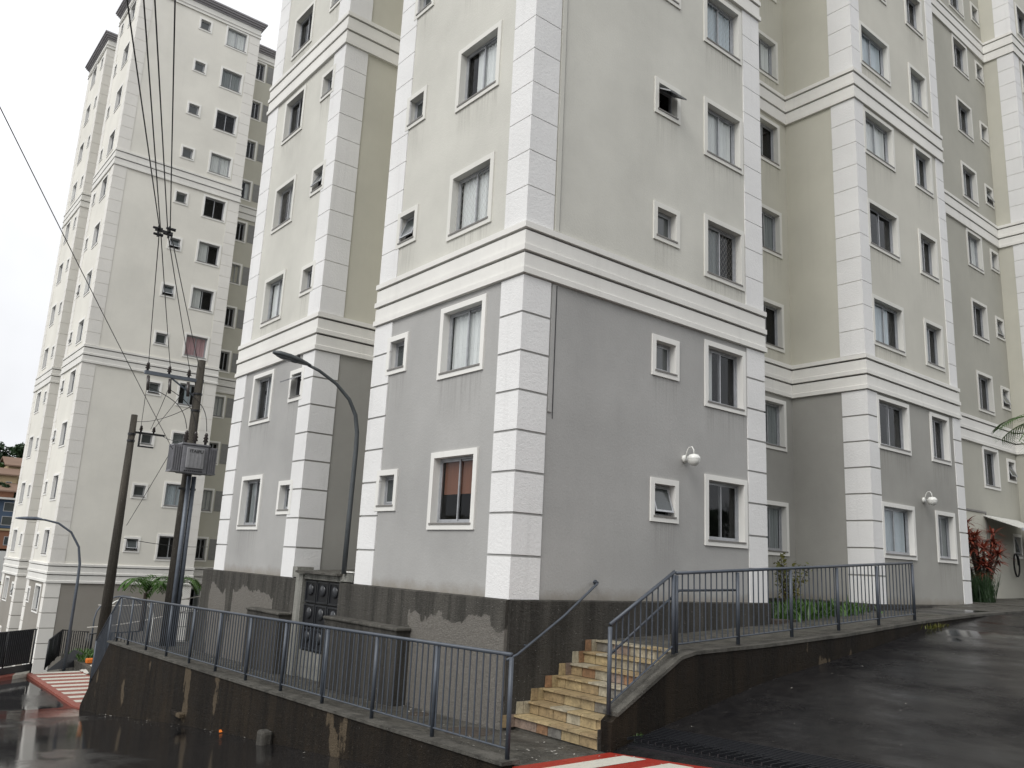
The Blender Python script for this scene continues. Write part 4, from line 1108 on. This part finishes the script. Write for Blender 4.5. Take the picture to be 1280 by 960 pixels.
# ------------------------------------------------------------------ far hill with houses
def house(label, x, y, z, w, d, h, mat, roofmat, rooftype, wins, cat='house', ovh=.6):
    r = thing('house', label, cat, (x, y, z), 0, 'houses on the far hill')
    MB().box(0, 0, 0, w, d, h).build('wall', mat, r)
    if rooftype == 'gable':
        MB().prism_x([(-ovh, h-.1), (d/2, h+d*.2), (d+ovh, h-.1), (d+ovh, h+.1), (d/2, h+d*.2+.22), (-ovh, h+.1)], -ovh, w+ovh).build('roof', roofmat, r)
    else:
        MB().box(-ovh, -ovh, h+.003, w+ovh, d+ovh, h+.28).build('roof', roofmat, r)
    for (u, v, ww, hh) in wins:
        f_ = MB(); frame_ring(f_, u, v, u+ww, v+hh, .07, -.05, .02); f_ = f_.build('window', M['alu'], r)
        MB().box(u+.07, -.02, v+.07, u+ww-.07, -.008, v+hh-.07).build('pane', M['frost'], f_)
    return r
house('cream far house with brown tiled roof below the trees', 12.6, 141, 8.6, 9, 7, 3.2, M['housecream'], M['rooftile'], 'gable', [(1.7, 1.2, .55, 1.1)])
house('low cream far house with small dark window, lower than the tiled one', 9.6, 138, 7.9, 4.0, 5, 2.2, M['housecream'], M['rooftile'], 'gable', [(2.6, .6, .8, .6), (.6, .6, .7, .6)])
house('raw brick far house with clay roof at the left picture edge', 9.0, 135, 4.9, 4.1, 6, 2.6, M['brick'], M['rooftile'], 'gable', [(1.5, .5, 1.0, 1.1), (3.0, .6, .6, 1)])
house('dark blue far building with a flat white roof', 6.5, 131, 2.0, 9.5, 8, 4.1, M['houseblue'], M['housewhite'], 'flat', [(5.0, .4, 1.6, 1.3), (6.9, .4, 1.6, 1.3), (5.0, 2.4, 1.6, 1.3), (6.9, 2.4, 1.6, 1.3)])
house('raw brick unfinished far building under the blue one', 6.5, 126, -.9, 9.0, 4, 2.5, M['brick'], M['ochrewall'], 'flat', [(5.0, .5, 1.3, 1.2), (6.8, .5, 1.2, 1.2)], ovh=.15)
yw = thing('boundary_wall', 'white far boundary wall with dark painted letters at the left edge', 'wall', (4, 118, -3.6))
MB().box(0, 0, -1.5, 12, .3, 2.5).build('wall_face', M['housewhite'], yw)
text('VUPI', 1.15, 'lettering', M['black'], yw, (7.9, -.02, .75), R(90))
yo = thing('boundary_wall', 'ochre far wall below the white lettered wall', 'wall', (2, 104, -7.5))
MB().box(0, 0, -1.5, 14, .3, 2.4).build('wall_face', M['ochrewall'], yo)
hm = MB(); n = 30
for j in range(n+1):
    for i in range(n+1):
        x = -140+i*10; y = 112+j*6
        z = lerp_table(y, [(112, -6.5), (124, -3.2), (132, 1.0), (140, 6.5), (150, 9.5), (170, 12), (290, 20)])+1.2*noise.noise(Vector((x*.05, y*.05, 3)))
        hm.v.append((x, y, z))
for j in range(n):
    for i in range(n): hm.f.append((j*(n+1)+i, j*(n+1)+i+1, (j+1)*(n+1)+i+1, (j+1)*(n+1)+i))
struct(hm.build('hill', M['hill'], None, True))
rt_ = random.Random(21)
def far_tree(label, x, y, z, h, r, lm):
    q = thing('tree', label, 'tree', (x, y, z), 0, 'trees on the far hill')
    MB().tube([(0, 0, 0), (.1, 0, h*.4), (0, .1, h*.75)], [.3, .22, .1], 7).tube([(.1, 0, h*.4), (r*.5, 0, h*.7)], [.14, .05], 5).tube([(.1, 0, h*.45), (-r*.5, .2, h*.75)], [.14, .05], 5).build('trunk', M['bark'], q)
    mb = MB()
    for k in range(15):
        a = rt_.uniform(0, 6.28); rr_ = r*rt_.uniform(.15, .75)
        leaf_blob(mb, (rr_*math.cos(a), rr_*math.sin(a), h*rt_.uniform(.5, .95)), r*rt_.uniform(.28, .45), 120, .32, rt_, .75, .5)
    mb.build('crown', M[lm], q)
TR = [(12.0, 137.2, 5.6, 3.2, 1.5, 'leafdark', 'small dark tree before the low cream house on the far hill'), (14.4, 133, 2.6, 3.8, 1.7, 'leaf', 'green tree between the raw brick house and the blue building'), (11.4, 133.5, 4.0, 2.2, 1.2, 'leafdark', 'low bush at the left edge under the raw brick house'),
      (9.2, 152, 9, 6.6, 3.0, 'leafdark', 'round dark tree at the left picture edge on the hill top'), (12.6, 154, 9.3, 6.9, 2.8, 'leafdark', 'tallest dark tree on the hill top, left of centre'),
      (16.0, 153, 9.3, 7.2, 3.4, 'leafdark', 'wide dark tree on the hill top touching the tower edge'), (19.5, 156, 9, 6.4, 3.0, 'leafdark', 'dark tree on the hill top behind the tower edge'),
      (10.5, 147, 8.4, 4.6, 2.4, 'leaf', 'lighter green tree just above the cream houses'), (14.4, 136, 3.5, 4.3, 2.0, 'leafdark', 'dark tree between the cream house and the flat roofed building'),
      (6, 155, 9, 6.8, 3.4, 'leafdark', 'dark hill top tree left of the picture edge'), (14.3, 100, -7.6, 3.6, 1.6, 'leaf', 'low bright green tree beside the tower foot at the left edge')]
for (x, y, z, h, r, lm, lab) in TR: far_tree(lab, x, y, z, h, r, lm)

# ------------------------------------------------------------------ wooded bank across the street, behind the viewer
bk = MB(); n = 24
for j in range(9):
    for i in range(n+1):
        x = -60+i*5.5; q = j/8; yb = -24-.12*x-q*34
        z = ground(x, -20)-1+9*sstep(0, 1, q)+1.0*noise.noise(Vector((x*.1, q*4, 7)))
        bk.v.append((x, yb, z))
for j in range(8):
    for i in range(n): bk.f.append((j*(n+1)+i, (j+1)*(n+1)+i, (j+1)*(n+1)+i+1, j*(n+1)+i+1))
struct(bk.build('bank', M['hill'], None, True))
fw_ = MB(); rb = random.Random(33)
for k in range(60):
    x = rb.uniform(-58, 66); q = rb.uniform(.1, 1); yb = -24-.12*x-q*34; r = rb.uniform(2.2, 4)
    leaf_blob(fw_, (x, yb, ground(x, -20)-1+9*sstep(0, 1, q)+r*.9), r, 150, .8, rb, .9, .5)
stuff(fw_.build('woodland', M['leafdark']))

# ------------------------------------------------------------------ small litter
lt = MB(); rl = random.Random(9)
def bit(x, y, z, s):
    a = rl.uniform(0, 6.28); c, s_ = math.cos(a)*s, math.sin(a)*s; k = rl.uniform(.3, .8)
    lt.add([(x-c, y-s_, z+.004), (x+s_*k, y-c*k, z+.008), (x+c, y+s_, z+.012), (x-s_*k, y+c*k, z+.006)], [(0, 1, 2, 3)])
for _ in range(130):
    y = rl.uniform(-1.8, 12); x = -.1-abs(rl.gauss(0, .3)); x = max(x, -1.2); bit(x, y, wz(y)+.002, rl.uniform(.008, .026))
for _ in range(40): 
    y = rl.uniform(-1.9, -.1); x = rl.uniform(-1.3, .1); bit(x, y, wz(y)+.002, rl.uniform(.01, .022))
for _ in range(45):
    y = rl.uniform(-1, 16); x = -1.62-abs(rl.gauss(0, .2)); bit(x, y, ground(x, y)+.012, rl.uniform(.01, .03))
for _ in range(35):
    x = rl.uniform(1, 12); y = -2.1-abs(rl.gauss(0, 1.2)); bit(x, y, ground(x, y)+.014, rl.uniform(.008, .02))
for _ in range(40):
    x = rl.uniform(-1.2, .2); y = rl.uniform(-4, -2); bit(x, y, nz_(y)+.008, rl.uniform(.008, .016))
stuff(lt.build('litter', M['litter']))
og = MB(); og.add([(0, 0, 0), (.16, .02, .01), (.18, .1, .05), (.03, .09, .03)], [(0, 1, 2, 3)])
tag(og.build('wrapper', M['orange'], None, loc=(-1.66, 6.6, ground(-1.66, 6.6)+.02)), 'orange scrap of plastic on the street at the foot of the stained wall', 'litter')
for (x, y, r, lab) in ((-.55, .1, .36, 'dark round manhole patch on the sidewalk near the stairs'), (-.35, 1.7, .17, 'small dark round drain cover on the sidewalk left of the large one')):
    mb = MB(); mb.lathe([(r, -.02), (r, .004), (r*.93, .012), (0, .010)], 24); o = mb.build('manhole_cover', M['soil'], None, loc=(x, y, wz(y))); tag(o, lab, 'manhole cover')
print('objects', len(bpy.data.objects), 'tris', sum(len(o.data.polygons) for o in bpy.data.objects if o.type == 'MESH'))
